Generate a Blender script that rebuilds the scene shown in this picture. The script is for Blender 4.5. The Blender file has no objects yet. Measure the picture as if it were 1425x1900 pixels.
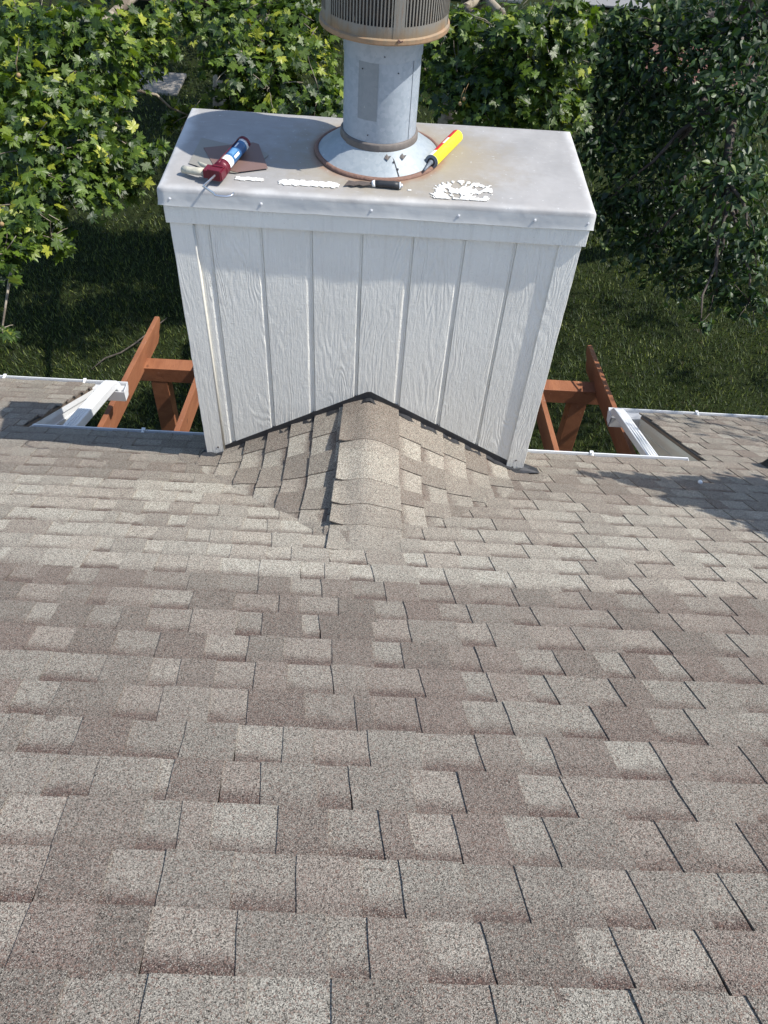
import bpy, math, random
import numpy as np
from mathutils import Vector, Matrix
rnd = random.Random(7)
R = math.radians
sc = bpy.context.scene

# ---------------------------------------------------------------- camera, light, exposure
PITCH, ROLL, YAW = 0.8496, 0.0803, 0.0417
fw = np.array([math.sin(YAW)*math.cos(PITCH), math.cos(YAW)*math.cos(PITCH), -math.sin(PITCH)])
r0 = np.array([math.cos(YAW), -math.sin(YAW), 0.0]); u0 = np.cross(r0, fw)
rr = math.cos(ROLL)*r0+math.sin(ROLL)*u0; uu = -math.sin(ROLL)*r0+math.cos(ROLL)*u0
cam = bpy.data.objects.new('camera', bpy.data.cameras.new('camera')); sc.collection.objects.link(cam)
cam.matrix_world = Matrix(((rr[0], uu[0], -fw[0], -0.0053), (rr[1], uu[1], -fw[1], -2.9074), (rr[2], uu[2], -fw[2], 2.9452), (0, 0, 0, 1)))
cam.data.sensor_fit = 'VERTICAL'; cam.data.sensor_height = 36; cam.data.lens = 1461.7/1900*36
cam.data.clip_start = 0.02; cam.data.clip_end = 600
sc.camera = cam

SUN = Vector((0.74, -0.095, 1.0)).normalized()      # towards the sun
elev = math.asin(SUN.z); azim = math.atan2(SUN.x, SUN.y)
w = bpy.data.worlds.new('World'); sc.world = w; w.use_nodes = True
wn = w.node_tree; sky = wn.nodes.new('ShaderNodeTexSky'); sky.sky_type = 'NISHITA'; sky.sun_disc = False
sky.sun_elevation = elev; sky.sun_rotation = azim; sky.air_density = 1.0; sky.dust_density = 0.6
wn.links.new(sky.outputs[0], wn.nodes['Background'].inputs[0]); wn.nodes['Background'].inputs[1].default_value = 0.15
sl = bpy.data.lights.new('sun', 'SUN'); sl.energy = 4.2; sl.angle = R(0.5); sl.color = (1.0, 0.955, 0.88)
so = bpy.data.objects.new('sun', sl); sc.collection.objects.link(so); so.rotation_euler = SUN.to_track_quat('Z', 'Y').to_euler()
sc.view_settings.view_transform = 'Standard'; sc.view_settings.look = 'None'; sc.view_settings.gamma = 1
sc.view_settings.exposure = 0.58
sc.render.engine = 'CYCLES'; sc.cycles.max_bounces = 8; sc.cycles.transparent_max_bounces = 4

# ---------------------------------------------------------------- node helpers
class NT:
    def __init__(s, name):
        s.m = bpy.data.materials.new(name); s.m.use_nodes = True; s.t = s.m.node_tree
        s.b = s.t.nodes['Principled BSDF']; s.out = s.t.nodes['Material Output']
    def n(s, kind, **k):
        x = s.t.nodes.new('ShaderNode'+kind)
        for a, v in k.items(): setattr(x, a, v)
        return x
    def L(s, a, b): s.t.links.new(a, b)
    def put(s, sock, v):
        if isinstance(v, (int, float)): sock.default_value = v
        elif isinstance(v, tuple): sock.default_value = v+(1,) if len(v) == 3 and sock.type == 'RGBA' else v
        else: s.L(v, sock)
    def math(s, op, a, b=0.0, c=0.0):
        x = s.n('Math', operation=op); s.put(x.inputs[0], a); s.put(x.inputs[1], b); s.put(x.inputs[2], c); return x.outputs[0]
    def mix(s, f, a, b, mode='MIX'):
        x = s.n('Mix', data_type='RGBA', blend_type=mode); s.put(x.inputs[0], f); s.put(x.inputs[6], a); s.put(x.inputs[7], b); return x.outputs[2]
    def pos(s, scale=(1, 1, 1), rot=(0, 0, 0), loc=(0, 0, 0)):
        g = s.n('NewGeometry'); mp = s.n('Mapping'); s.L(g.outputs['Position'], mp.inputs[0])
        mp.inputs['Scale'].default_value = scale; mp.inputs['Rotation'].default_value = rot; mp.inputs['Location'].default_value = loc
        return mp.outputs[0]
    def noise(s, vec, scale, detail=3, rough=0.5, dist=0.0):
        x = s.n('TexNoise'); s.L(vec, x.inputs['Vector']); x.inputs['Scale'].default_value = scale
        x.inputs['Detail'].default_value = detail; x.inputs['Roughness'].default_value = rough; x.inputs['Distortion'].default_value = dist
        return x.outputs[0]
    def ramp(s, v, lo, hi, a=0.0, b=1.0, smooth=True):
        x = s.n('MapRange'); x.interpolation_type = 'SMOOTHSTEP' if smooth else 'LINEAR'
        s.put(x.inputs[0], v); s.put(x.inputs[1], lo); s.put(x.inputs[2], hi); s.put(x.inputs[3], a); s.put(x.inputs[4], b); return x.outputs[0]
    def bump(s, h, dist, strength=1.0, nrm=None):
        x = s.n('Bump'); s.put(x.inputs['Height'], h); x.inputs['Distance'].default_value = dist; x.inputs['Strength'].default_value = strength
        if nrm is not None: s.L(nrm, x.inputs['Normal'])
        return x.outputs[0]
    def fin(s, col=None, rough=None, metal=None, nrm=None, spec=None):
        if col is not None: s.put(s.b.inputs['Base Color'], col)
        if rough is not None: s.put(s.b.inputs['Roughness'], rough)
        if metal is not None: s.put(s.b.inputs['Metallic'], metal)
        if nrm is not None: s.L(nrm, s.b.inputs['Normal'])
        if spec is not None: s.put(s.b.inputs['Specular IOR Level'], spec)
        return s.m

def m_simple(name, c, rough=0.5, metal=0.0, var=0.12, scale=25, bump=0.0006):
    t = NT(name); p = t.pos(); n1 = t.noise(p, scale, 5, 0.6)
    col = t.mix(n1, tuple(v*(1-var) for v in c), tuple(min(1, v*(1+var)) for v in c))
    return t.fin(col, rough, metal, t.bump(n1, bump))

def m_shingle():
    t = NT('asphalt_shingle'); p = t.pos()
    a = t.n('Attribute', attribute_name='tab'); sp = t.n('SeparateColor'); t.L(a.outputs['Color'], sp.inputs[0])
    tone, band, s = sp.outputs[0], sp.outputs[1], sp.outputs[2]; hue = a.outputs['Alpha']
    v1 = t.n('TexVoronoi'); t.L(p, v1.inputs['Vector']); v1.inputs['Scale'].default_value = 620
    gr = t.n('SeparateColor'); t.L(v1.outputs['Color'], gr.inputs[0])
    v2 = t.n('TexVoronoi'); t.L(p, v2.inputs['Vector']); v2.inputs['Scale'].default_value = 340
    g2 = t.n('SeparateColor'); t.L(v2.outputs['Color'], g2.inputs[0])
    big = t.noise(p, 1.3, 4, 0.6); mid = t.noise(p, 22, 4, 0.65)
    # base tone
    dark = t.mix(hue, (0.108, 0.090, 0.074), (0.126, 0.095, 0.079)); light = t.mix(hue, (0.375, 0.355, 0.298), (0.345, 0.312, 0.258))
    base = t.mix(tone, dark, light)
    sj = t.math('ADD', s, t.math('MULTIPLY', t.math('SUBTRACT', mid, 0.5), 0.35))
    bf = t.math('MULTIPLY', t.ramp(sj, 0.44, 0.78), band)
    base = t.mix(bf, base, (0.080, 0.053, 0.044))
    base = t.mix(t.ramp(sj, -0.02, -0.13, 0, 0.55), base, (0.05, 0.042, 0.038))  # dark butt edge: bare asphalt tone plus a painted shade line
    # granules: each one its own colour (cream, brown, nearly black)
    gsum = t.math('ADD', t.math('MULTIPLY', gr.outputs[0], 0.6), t.math('MULTIPLY', g2.outputs[1], 0.4))
    g = t.ramp(gsum, 0.15, 0.85, 0.10, 1.95, smooth=False)
    gc = t.n('CombineColor'); t.L(g, gc.inputs[0]); t.L(g, gc.inputs[1]); t.L(g, gc.inputs[2])
    col = t.mix(1.0, base, gc.outputs[0], 'MULTIPLY')
    col = t.mix(t.ramp(gr.outputs[2], 0.86, 0.90, 0, 0.50), col, (0.55, 0.51, 0.43))
    col = t.mix(t.ramp(g2.outputs[0], 0.84, 0.88, 0, 0.5), col, (0.20, 0.115, 0.085))
    col = t.mix(t.ramp(mid, 0.5, 0.78, 0, 0.22), col, (0.15, 0.12, 0.10))
    col = t.mix(t.ramp(big, 0.35, 0.7, 0.0, 0.18), col, (0.17, 0.14, 0.12))
    h = t.math('ADD', v1.outputs['Distance'], t.math('MULTIPLY', mid, 1.5))
    return t.fin(col, 0.88, 0.0, t.bump(h, 0.0016, 0.8), 0.25)

def m_siding(name='painted_rough_siding', strength=1.0):
    t = NT(name); p0 = t.pos(); wv = t.noise(t.pos((3.0, 3.0, 1.6)), 1.0, 2, 0.5)
    g = t.n('NewGeometry'); sx = t.n('SeparateXYZ'); t.L(g.outputs['Position'], sx.inputs[0])
    # cathedral grain: distance field of stretched noise
    pn = t.noise(t.pos((9, 9, 1.5)), 1.0, 2, 0.5, 0.4)
    rings = t.math('SINE', t.math('MULTIPLY', pn, 95.0))
    fine = t.noise(t.pos((150, 150, 9)), 1.0, 4, 0.7)
    rough = t.noise(t.pos((60, 60, 22)), 1.0, 4, 0.65)
    msk = t.ramp(t.noise(t.pos((5, 5, 2.2), loc=(3, 1, 7)), 1.0, 2), 0.42, 0.6)
    cross = t.noise(t.pos((14, 14, 220)), 1.0, 2, 0.5)
    h = t.math('ADD', t.math('MULTIPLY', t.math('MULTIPLY', rings, msk), 0.26), t.math('MULTIPLY', fine, 1.2))
    h = t.math('ADD', h, t.math('MULTIPLY', rough, 1.3)); h = t.math('ADD', h, t.math('MULTIPLY', cross, 0.35))
    col = t.mix(t.ramp(t.noise(p0, 3, 4), 0.3, 0.7), (0.82, 0.81, 0.745), (0.88, 0.87, 0.80))
    col = t.mix(t.ramp(rough, 0.3, 0.18, 0, 0.35), col, (0.45, 0.43, 0.38))
    run = t.noise(t.pos((38, 38, 1.6), loc=(2, 5, 1)), 1.0, 4, 0.6); col = t.mix(t.ramp(run, 0.52, 0.75, 0, 0.22), col, (0.50, 0.47, 0.40))
    chip = t.noise(p0, 75, 3, 0.6); col = t.mix(t.ramp(chip, 0.735, 0.75, 0, 0.6), col, (0.30, 0.25, 0.19))
    return t.fin(col, 0.55, 0, t.bump(h, 0.0034*strength), 0.3)

def m_capmetal():
    t = NT('weathered_cap_metal'); p = t.pos()
    g = t.n('NewGeometry'); s = t.n('SeparateXYZ'); t.L(g.outputs['Position'], s.inputs[0])
    x, y, z = s.outputs
    n1 = t.noise(p, 3.5, 6, 0.62); n2 = t.noise(p, 14, 5, 0.65); n3 = t.noise(p, 60, 4, 0.6)
    col = t.mix(t.ramp(n1, 0.3, 0.7), (0.275, 0.266, 0.255), (0.355, 0.342, 0.330))
    # rust bloom round the flue and worn white overspray along the edges
    dx = t.math('SUBTRACT', x, 0.06); dy = t.math('SUBTRACT', y, 0.34)
    d = t.math('SQRT', t.math('ADD', t.math('MULTIPLY', t.math('MULTIPLY', dx, dx), 0.55), t.math('MULTIPLY', dy, dy)))
    d2 = t.math('ADD', d, t.math('MULTIPLY', t.math('SUBTRACT', n2, 0.5), 0.30))
    col = t.mix(t.ramp(d2, 0.46, 0.20, 0, 0.75), col, (0.29, 0.245, 0.175))
    d3 = t.math('ADD', d, t.math('MULTIPLY', t.math('SUBTRACT', n2, 0.5), 0.10))
    d4 = t.math('ADD', t.math('SQRT', t.math('ADD', t.math('POWER', t.math('ADD', x, 0.012), 2.0), t.math('POWER', t.math('SUBTRACT', y, 0.37), 2.0))), t.math('MULTIPLY', t.math('SUBTRACT', n2, 0.5), 0.05))
    col = t.mix(t.ramp(d4, 0.300, 0.262, 0, 0.6), col, (0.27, 0.14, 0.08))
    ex = t.math('SUBTRACT', 0.843, t.math('ABSOLUTE', x)); ey = t.math('MINIMUM', t.math('ADD', y, 0.04), t.math('ADD', t.math('SUBTRACT', 0.70, y), 0.03))
    e = t.math('ADD', t.math('MINIMUM', ex, ey), t.math('MULTIPLY', t.math('SUBTRACT', n1, 0.5), 0.16))
    col = t.mix(t.ramp(e, 0.050, -0.015, 0, 0.65), col, (0.66, 0.66, 0.65))
    lip = t.ramp(z, 1.455, 1.44, 0, 0.95); col = t.mix(lip, col, (0.55, 0.56, 0.55))
    col = t.mix(t.ramp(n3, 0.66, 0.72, 0, 0.4), col, (0.75, 0.75, 0.74))
    col = t.mix(t.ramp(n2, 0.30, 0.22, 0, 0.3), col, (0.25, 0.22, 0.19))
    sc1 = t.noise(t.pos((9, 130, 30), rot=(0, 0, 0.35)), 1.0, 3, 0.7); col = t.mix(t.ramp(sc1, 0.63, 0.72, 0, 0.25), col, (0.60, 0.59, 0.58))
    dent = t.noise(p, 5, 3, 0.5)
    return t.fin(col, 0.62, 0.0, t.bump(t.math('ADD', dent, t.math('MULTIPLY', n3, 0.04)), 0.010), 0.4)

def m_galv(name='galvanised_pipe', c1=(0.31, 0.36, 0.41), c2=(0.39, 0.435, 0.485), metal=0.2, rust=0.0):
    t = NT(name); p = t.pos(); v = t.n('TexVoronoi'); t.L(p, v.inputs['Vector']); v.inputs['Scale'].default_value = 70
    n1 = t.noise(t.pos((6, 6, 2.5)), 1, 5, 0.6); n2 = t.noise(p, 40, 5, 0.7)
    sv = t.n('SeparateColor'); t.L(v.outputs['Color'], sv.inputs[0])
    f = t.math('ADD', t.math('MULTIPLY', sv.outputs[0], 0.25), t.math('MULTIPLY', n1, 0.75))
    col = t.mix(t.ramp(f, 0.3, 0.7), c1, c2)
    col = t.mix(t.ramp(n2, 0.62, 0.72, 0, 0.35), col, (0.72, 0.72, 0.70))
    if rust: col = t.mix(t.math('MULTIPLY', t.ramp(t.noise(p, 18, 5, 0.7), 0.4, 0.62), rust), col, (0.25, 0.15, 0.09))
    return t.fin(col, t.ramp(n1, 0.3, 0.7, 0.38, 0.55), metal, t.bump(n2, 0.0008), 0.5)

def m_louver():
    t = NT('rust_stained_vent_metal'); g = t.n('NewGeometry'); s = t.n('SeparateXYZ'); t.L(g.outputs['Position'], s.inputs[0])
    z = s.outputs[2]; n = t.noise(t.pos((14, 14, 5)), 1, 5, 0.65); n2 = t.noise(t.pos((90, 90, 12)), 1, 4, 0.7)
    zz = t.math('ADD', z, t.math('MULTIPLY', t.math('SUBTRACT', n, 0.5), 0.09))
    col = t.mix(t.ramp(zz, 2.01, 1.965), (0.25, 0.235, 0.205), (0.27, 0.195, 0.12))
    col = t.mix(t.ramp(zz, 1.975, 1.955, 0, 0.7), col, (0.38, 0.23, 0.13))
    col = t.mix(t.ramp(n2, 0.5, 0.7, 0, 0.5), col, (0.24, 0.15, 0.09))
    return t.fin(col, 0.6, 0.25, t.bump(n2, 0.0008))

def m_wood():
    t = NT('red_brown_stained_wood'); n = t.noise(t.pos((8, 2.0, 8)), 1, 4, 0.6, 0.6); f = t.noise(t.pos((90, 14, 90)), 1, 4, 0.7); p = t.pos()
    col = t.mix(t.ramp(n, 0.3, 0.7), (0.225, 0.088, 0.044), (0.30, 0.125, 0.062))
    col = t.mix(t.ramp(f, 0.5, 0.75, 0, 0.45), col, (0.17, 0.06, 0.035))
    kn = t.noise(p, 9, 2, 0.4); col = t.mix(t.ramp(kn, 0.70, 0.76, 0, 0.7), col, (0.09, 0.035, 0.022)); wr = t.noise(t.pos((26, 5, 26), loc=(3, 3, 3)), 1, 4, 0.7); col = t.mix(t.ramp(wr, 0.63, 0.70, 0, 0.6), col, (0.42, 0.26, 0.19))
    return t.fin(col, 0.6, 0, t.bump(t.math('ADD', f, n), 0.002), 0.3)

def m_leaf(name, dark, mid, bright, trans=0.3, rough=0.42):
    t = NT(name); a = t.n('Attribute', attribute_name='leaf'); s = t.n('SeparateColor'); t.L(a.outputs['Color'], s.inputs[0])
    col = t.mix(t.ramp(s.outputs[0], 0.0, 0.6, smooth=False), dark, mid); col = t.mix(t.ramp(s.outputs[0], 0.72, 1.0), col, bright)
    n = t.noise(t.pos(), 60, 3); col = t.mix(t.ramp(n, 0.3, 0.7, 0, 0.3), col, dark)
    vein = t.ramp(s.outputs[1], 0.0, 0.10, 0.35, 0.0); col = t.mix(vein, col, tuple(min(1, c*1.7) for c in mid))
    t.fin(col, rough, 0, None, 0.5)
    tr = t.n('BsdfTranslucent'); t.put(tr.inputs[0], t.mix(1.0, col, (1.5, 1.55, 0.6), 'MULTIPLY'))
    mx = t.n('MixShader'); mx.inputs[0].default_value = trans; t.L(t.b.outputs[0], mx.inputs[1]); t.L(tr.outputs[0], mx.inputs[2]); t.L(mx.outputs[0], t.out.inputs[0])
    return t.m

def m_bark(name, a, b):
    t = NT(name); n = t.noise(t.pos(), 7, 5, 0.6); f = t.noise(t.pos((40, 40, 12)), 1, 4)
    return t.fin(t.mix(t.ramp(n, 0.42, 0.56), a, b), 0.85, 0, t.bump(f, 0.006))

def m_ground():
    t = NT('lawn_soil'); p = t.pos(); n = t.noise(p, 1.1, 5, 0.6); f = t.noise(p, 45, 5, 0.75); f2 = t.noise(p, 9, 4, 0.6)
    col = t.mix(t.ramp(n, 0.3, 0.7), (0.008, 0.013, 0.004), (0.018, 0.026, 0.007)); col = t.mix(t.ramp(f, 0.4, 0.7), col, (0.035, 0.045, 0.013))
    col = t.mix(t.ramp(f2, 0.60, 0.74, 0, 0.5), col, (0.09, 0.072, 0.045))
    return t.fin(col, 0.95, 0, t.bump(f, 0.03), 0.1)

M = {}
M['shingle'] = m_shingle(); M['siding'] = m_siding(); M['trim'] = m_siding('painted_trim_board', 0.7); M['cap'] = m_capmetal()
M['galv'] = m_galv(); M['cone'] = m_galv('cone_flashing_metal', (0.27, 0.31, 0.335), (0.33, 0.365, 0.385), 0.1); M['louver'] = m_louver()
M['seed'] = m_simple('tan_seed_ball', (0.30, 0.20, 0.09), 0.8, 0, 0.3, 200, 0.001); M['wood'] = m_wood(); M['ground'] = m_ground()
M['white'] = m_simple('white_gutter_enamel', (0.72, 0.73, 0.74), 0.32, 0, 0.05, 12, 0.0006)
M['beige'] = m_simple('cream_painted_board', (0.60, 0.575, 0.50), 0.5, 0, 0.08, 10, 0.0006)
M['black'] = m_simple('black_step_flashing', (0.035, 0.036, 0.04), 0.6, 0.2, 0.5, 30, 0.002)
M['grimy'] = m_simple('grimy_collar_tape', (0.15, 0.13, 0.115), 0.7, 0.1, 0.35, 40, 0.002)
M['rust'] = m_simple('rusty_sealant', (0.20, 0.115, 0.085), 0.85, 0, 0.45, 60, 0.004)
M['screw'] = m_simple('white_screw_head', (0.80, 0.80, 0.80), 0.35, 0.1)
M['caulk'] = m_simple('dried_white_caulk', (0.72, 0.71, 0.67), 0.7, 0, 0.22, 45, 0.003)
M['dark'] = m_simple('dark_interior', (0.03, 0.03, 0.035), 0.7)
M['deck'] = m_simple('roof_deck_underside', (0.16, 0.12, 0.09), 0.85)
M['tan'] = m_simple('grey_tan_sheet_metal', (0.27, 0.255, 0.22), 0.5, 0.1, 0.08, 8)
M['brown'] = m_simple('brown_sheet_metal', (0.20, 0.125, 0.105), 0.45, 0.1, 0.08, 8)
M['red'] = m_simple('crimson_enamel', (0.13, 0.010, 0.022), 0.4, 0.1, 0.4, 60)
M['steel'] = m_simple('bright_steel', (0.62, 0.64, 0.68), 0.28, 0.85, 0.05)
M['grip'] = m_simple('dirty_cream_grip', (0.50, 0.47, 0.37), 0.7, 0, 0.35, 60, 0.002)
M['rubber'] = m_simple('black_rubber', (0.022, 0.024, 0.028), 0.5, 0, 0.2)
M['blade'] = m_simple('stained_steel_blade', (0.17, 0.135, 0.115), 0.5, 0.5, 0.4, 50)
M['yellow'] = m_simple('yellow_label', (0.86, 0.72, 0.02), 0.4, 0, 0.05)
M['redlab'] = m_simple('red_label', (0.62, 0.03, 0.03), 0.4, 0, 0.08)
M['greypl'] = m_simple('grey_plastic', (0.16, 0.18, 0.21), 0.45, 0, 0.1)
M['blue'] = m_simple('blue_label', (0.035, 0.13, 0.28), 0.35, 0, 0.5, 220)
M['navy'] = m_simple('navy_label', (0.03, 0.09, 0.22), 0.35, 0, 0.2, 90)
M['whitelab'] = m_simple('white_label', (0.80, 0.81, 0.80), 0.4, 0, 0.04)
M['conc'] = m_simple('patio_concrete', (0.22, 0.20, 0.175), 0.9, 0, 0.2, 4, 0.003)
M['mulch'] = m_simple('red_brown_mulch', (0.12, 0.05, 0.035), 0.95, 0, 0.5, 25, 0.02)
M['wall'] = m_simple('neighbour_siding', (0.42, 0.40, 0.36), 0.7, 0, 0.08, 3)
M['roofgrey'] = m_simple('neighbour_roofing', (0.16, 0.15, 0.15), 0.9, 0, 0.3, 20)
M['glass'] = m_simple('dark_window_glass', (0.04, 0.05, 0.06), 0.1, 0, 0.1)
M['bark'] = m_bark('pale_mottled_bark', (0.30, 0.26, 0.20), (0.13, 0.105, 0.08)); M['bark2'] = m_bark('dark_bark', (0.10, 0.08, 0.065), (0.05, 0.04, 0.035))
M['maple'] = m_leaf('lobed_leaf', (0.012, 0.034, 0.005), (0.12, 0.19, 0.018), (0.42, 0.44, 0.05), 0.30, 0.45)
M['poplar'] = m_leaf('pointed_leaf', (0.009, 0.026, 0.006), (0.036, 0.080, 0.016), (0.17, 0.23, 0.045), 0.20, 0.48)
M['hedge'] = m_leaf('hedge_leaf', (0.012, 0.032, 0.010), (0.03, 0.07, 0.018), (0.07, 0.12, 0.03), 0.2, 0.5)
M['grass'] = m_leaf('grass_blade', (0.008, 0.017, 0.004), (0.055, 0.088, 0.012), (0.22, 0.25, 0.05), 0.25, 0.6)

# ---------------------------------------------------------------- mesh helpers
class MB:
    def __init__(s): s.v = []; s.f = []; s.mi = []
    def add(s, vs, fs, mi=0):
        o = len(s.v); s.v += [tuple(map(float, q)) for q in vs]; s.f += [tuple(i+o for i in f) for f in fs]; s.mi += [mi]*len(fs); return s
    def box(s, a, b, mi=0):
        (x0, y0, z0), (x1, y1, z1) = a, b
        return s.add([(x0, y0, z0), (x1, y0, z0), (x1, y1, z0), (x0, y1, z0), (x0, y0, z1), (x1, y0, z1), (x1, y1, z1), (x0, y1, z1)],
              [(0, 3, 2, 1), (4, 5, 6, 7), (0, 1, 5, 4), (1, 2, 6, 5), (2, 3, 7, 6), (3, 0, 4, 7)], mi)
    def prism(s, poly, d, mi=0):     # poly: 3D points, d: extrusion vector
        n = len(poly); vs = [Vector(p) for p in poly]; vs += [p+Vector(d) for p in vs]
        return s.add(vs, [tuple(range(n))[::-1], tuple(range(n, 2*n))]+[(i, (i+1) % n, n+(i+1) % n, n+i) for i in range(n)], mi)
    def tube(s, path, rad, n=10, mi=0, cap=True, squash=(1, 1), up=(0, 0, 1)):
        path = [Vector(p) for p in path]; rad = rad if isinstance(rad, (list, tuple)) else [rad]*len(path)
        vs = []; fs = []; pn = None
        for i, p in enumerate(path):
            d = (path[min(i+1, len(path)-1)]-path[max(i-1, 0)]).normalized()
            if pn is None:
                q = Vector(up); q = q if abs(q.dot(d)) < 0.95 else Vector((1, 0, 0))
                a = d.cross(q).normalized()
            else: a = (pn-d*pn.dot(d)).normalized()
            pn = a; b = a.cross(d)
            for k in range(n):
                t = 2*math.pi*(k+0.5)/n; vs.append(p+a*(math.cos(t)*rad[i]*squash[0])+b*(math.sin(t)*rad[i]*squash[1]))
        for i in range(len(path)-1):
            for k in range(n): fs.append((i*n+k, i*n+(k+1) % n, (i+1)*n+(k+1) % n, (i+1)*n+k))
        if cap: fs += [tuple(range(n))[::-1], tuple((len(path)-1)*n+k for k in range(n))]
        return s.add(vs, fs, mi)
    def lathe(s, c, prof, n=64, mi=0, a0=0, a1=2*math.pi, wob=0.0):
        full = abs(a1-a0-2*math.pi) < 1e-6; m = n if full else n+1; vs = []; fs = []
        for j, (r, z) in enumerate(prof):
            for k in range(m):
                t = a0+(a1-a0)*k/n; rr_ = r*(1+wob*math.sin(3*t+1)+wob*0.6*math.sin(7*t)); vs.append((c[0]+rr_*math.sin(t), c[1]-rr_*math.cos(t), c[2]+z))
        for j in range(len(prof)-1):
            for k in range(n):
                k2 = (k+1) % m; fs.append((j*m+k, j*m+k2, (j+1)*m+k2, (j+1)*m+k))
        return s.add(vs, fs, mi)
    def build(s, name, mats, parent=None, smooth=False, bevel=0, solid=0):
        me = bpy.data.meshes.new(name); me.from_pydata(s.v, [], s.f); me.update()
        for m in (mats if isinstance(mats, (list, tuple)) else [mats]): me.materials.append(m)
        me.polygons.foreach_set('material_index', s.mi)
        if smooth: me.polygons.foreach_set('use_smooth', [True]*len(me.polygons))
        o = bpy.data.objects.new(name, me); sc.collection.objects.link(o); o.parent = parent
        if solid:
            q = o.modifiers.new('s', 'SOLIDIFY'); q.thickness = solid; q.offset = 0
        if bevel:
            q = o.modifiers.new('b', 'BEVEL'); q.width = bevel; q.segments = 2; q.limit_method = 'ANGLE'
        return o
def empty(name, loc, label, cat, group=None):
    o = bpy.data.objects.new(name, None); sc.collection.objects.link(o); o.location = loc; o.empty_display_size = 0.1
    tag(o, label, cat, group); return o
def tag(o, label=None, cat=None, group=None, kind=None):
    if label: o['label'] = label
    if cat: o['category'] = cat
    if group: o['group'] = group
    if kind: o['kind'] = kind
    return o
def rel(parent):
    """children keep world coordinates"""
    bpy.context.view_layer.update()
    inv = parent.matrix_world.inverted()
    def f(o):
        for c in list(o.children): pass
        o.matrix_parent_inverse = inv; return o
    return f
def bulk(name, V, F, mat, attr=None, data=None, parent=None, smooth=False):
    """V (n,3), F list of equal or mixed tuples given as flat loops + sizes"""
    me = bpy.data.meshes.new(name); loops, sizes = F
    me.vertices.add(len(V)); me.vertices.foreach_set('co', V.astype(np.float32).ravel())
    me.loops.add(len(loops)); me.loops.foreach_set('vertex_index', loops.astype(np.int32))
    me.polygons.add(len(sizes)); st = np.concatenate([[0], np.cumsum(sizes)[:-1]]).astype(np.int32)
    me.polygons.foreach_set('loop_start', st); me.polygons.foreach_set('loop_total', sizes.astype(np.int32))
    me.update(calc_edges=True); me.validate()
    if attr:
        at = me.attributes.new(attr, 'FLOAT_COLOR', 'POINT'); at.data.foreach_set('color', data.astype(np.float32).ravel())
    me.materials.append(mat)
    me.polygons.foreach_set('use_smooth', np.full(len(sizes), bool(smooth)))
    o = bpy.data.objects.new(name, me); sc.collection.objects.link(o); o.parent = parent; return o

# ================================================================= THE HOUSE
T = 0.5467; SL = math.sqrt(1+T*T); GZ = -3.8            # roof slope, length per metre of y, lawn level
XL, XR, YG, YU, YR = -1.968, 1.980, 0.300, 1.42, -3.45   # rakes of the notch, its eave, lower eaves, ridge
house = empty('house', (0, 0, 0), 'house under tan and brown asphalt shingles with a boxed white chimney', 'house')
house['material_note'] = ''; del house['material_note']

def zcr(x, y):                                          # cricket surface, blended into the roof
    k = 0.05+0.11*min(1, max(0, -y/0.35)); a = 0.455-0.56*abs(x); b = -T*y; d = a-b; m = max(a, b)
    if abs(d) < k: m += (k-abs(d))**2/(4*k)
    return m
class Tabs:
    def __init__(s): s.V = []; s.L = []; s.S = []; s.D = []
    def tab(s, P, top, side, col):
        """P[j][i] surface points (j from butt to top), top: heights, builds top grid and skirt"""
        nj, ni = len(P), len(P[0]); o = len(s.V)
        for j in range(nj):
            for i in range(ni):
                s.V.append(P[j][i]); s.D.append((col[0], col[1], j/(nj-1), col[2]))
        for j in range(nj-1):
            for i in range(ni-1):
                s.L += [o+j*ni+i, o+j*ni+i+1, o+(j+1)*ni+i+1, o+(j+1)*ni+i]; s.S.append(4)
        ring = [(0, i) for i in range(ni)]+[(j, ni-1) for j in range(1, nj)]; ring = ring[::-1]+[(j, 0) for j in range(1, nj)]
        b0 = len(s.V)
        for (j, i) in ring:
            q = P[j][i]; s.V.append((q[0]+side[0], q[1]+side[1], q[2]+side[2])); s.D.append((0.0, 0.0, 0.0, 0.0))
        for a in range(len(ring)-1):
            (j, i), (j2, i2) = ring[a], ring[a+1]
            s.L += [o+j*ni+i, o+j2*ni+i2, b0+a+1, b0+a]; s.S.append(4)
    def build(s, name, parent): return bulk(name, np.array(s.V), (np.array(s.L), np.array(s.S)), M['shingle'], 'tab', np.array(s.D), parent)

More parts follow.
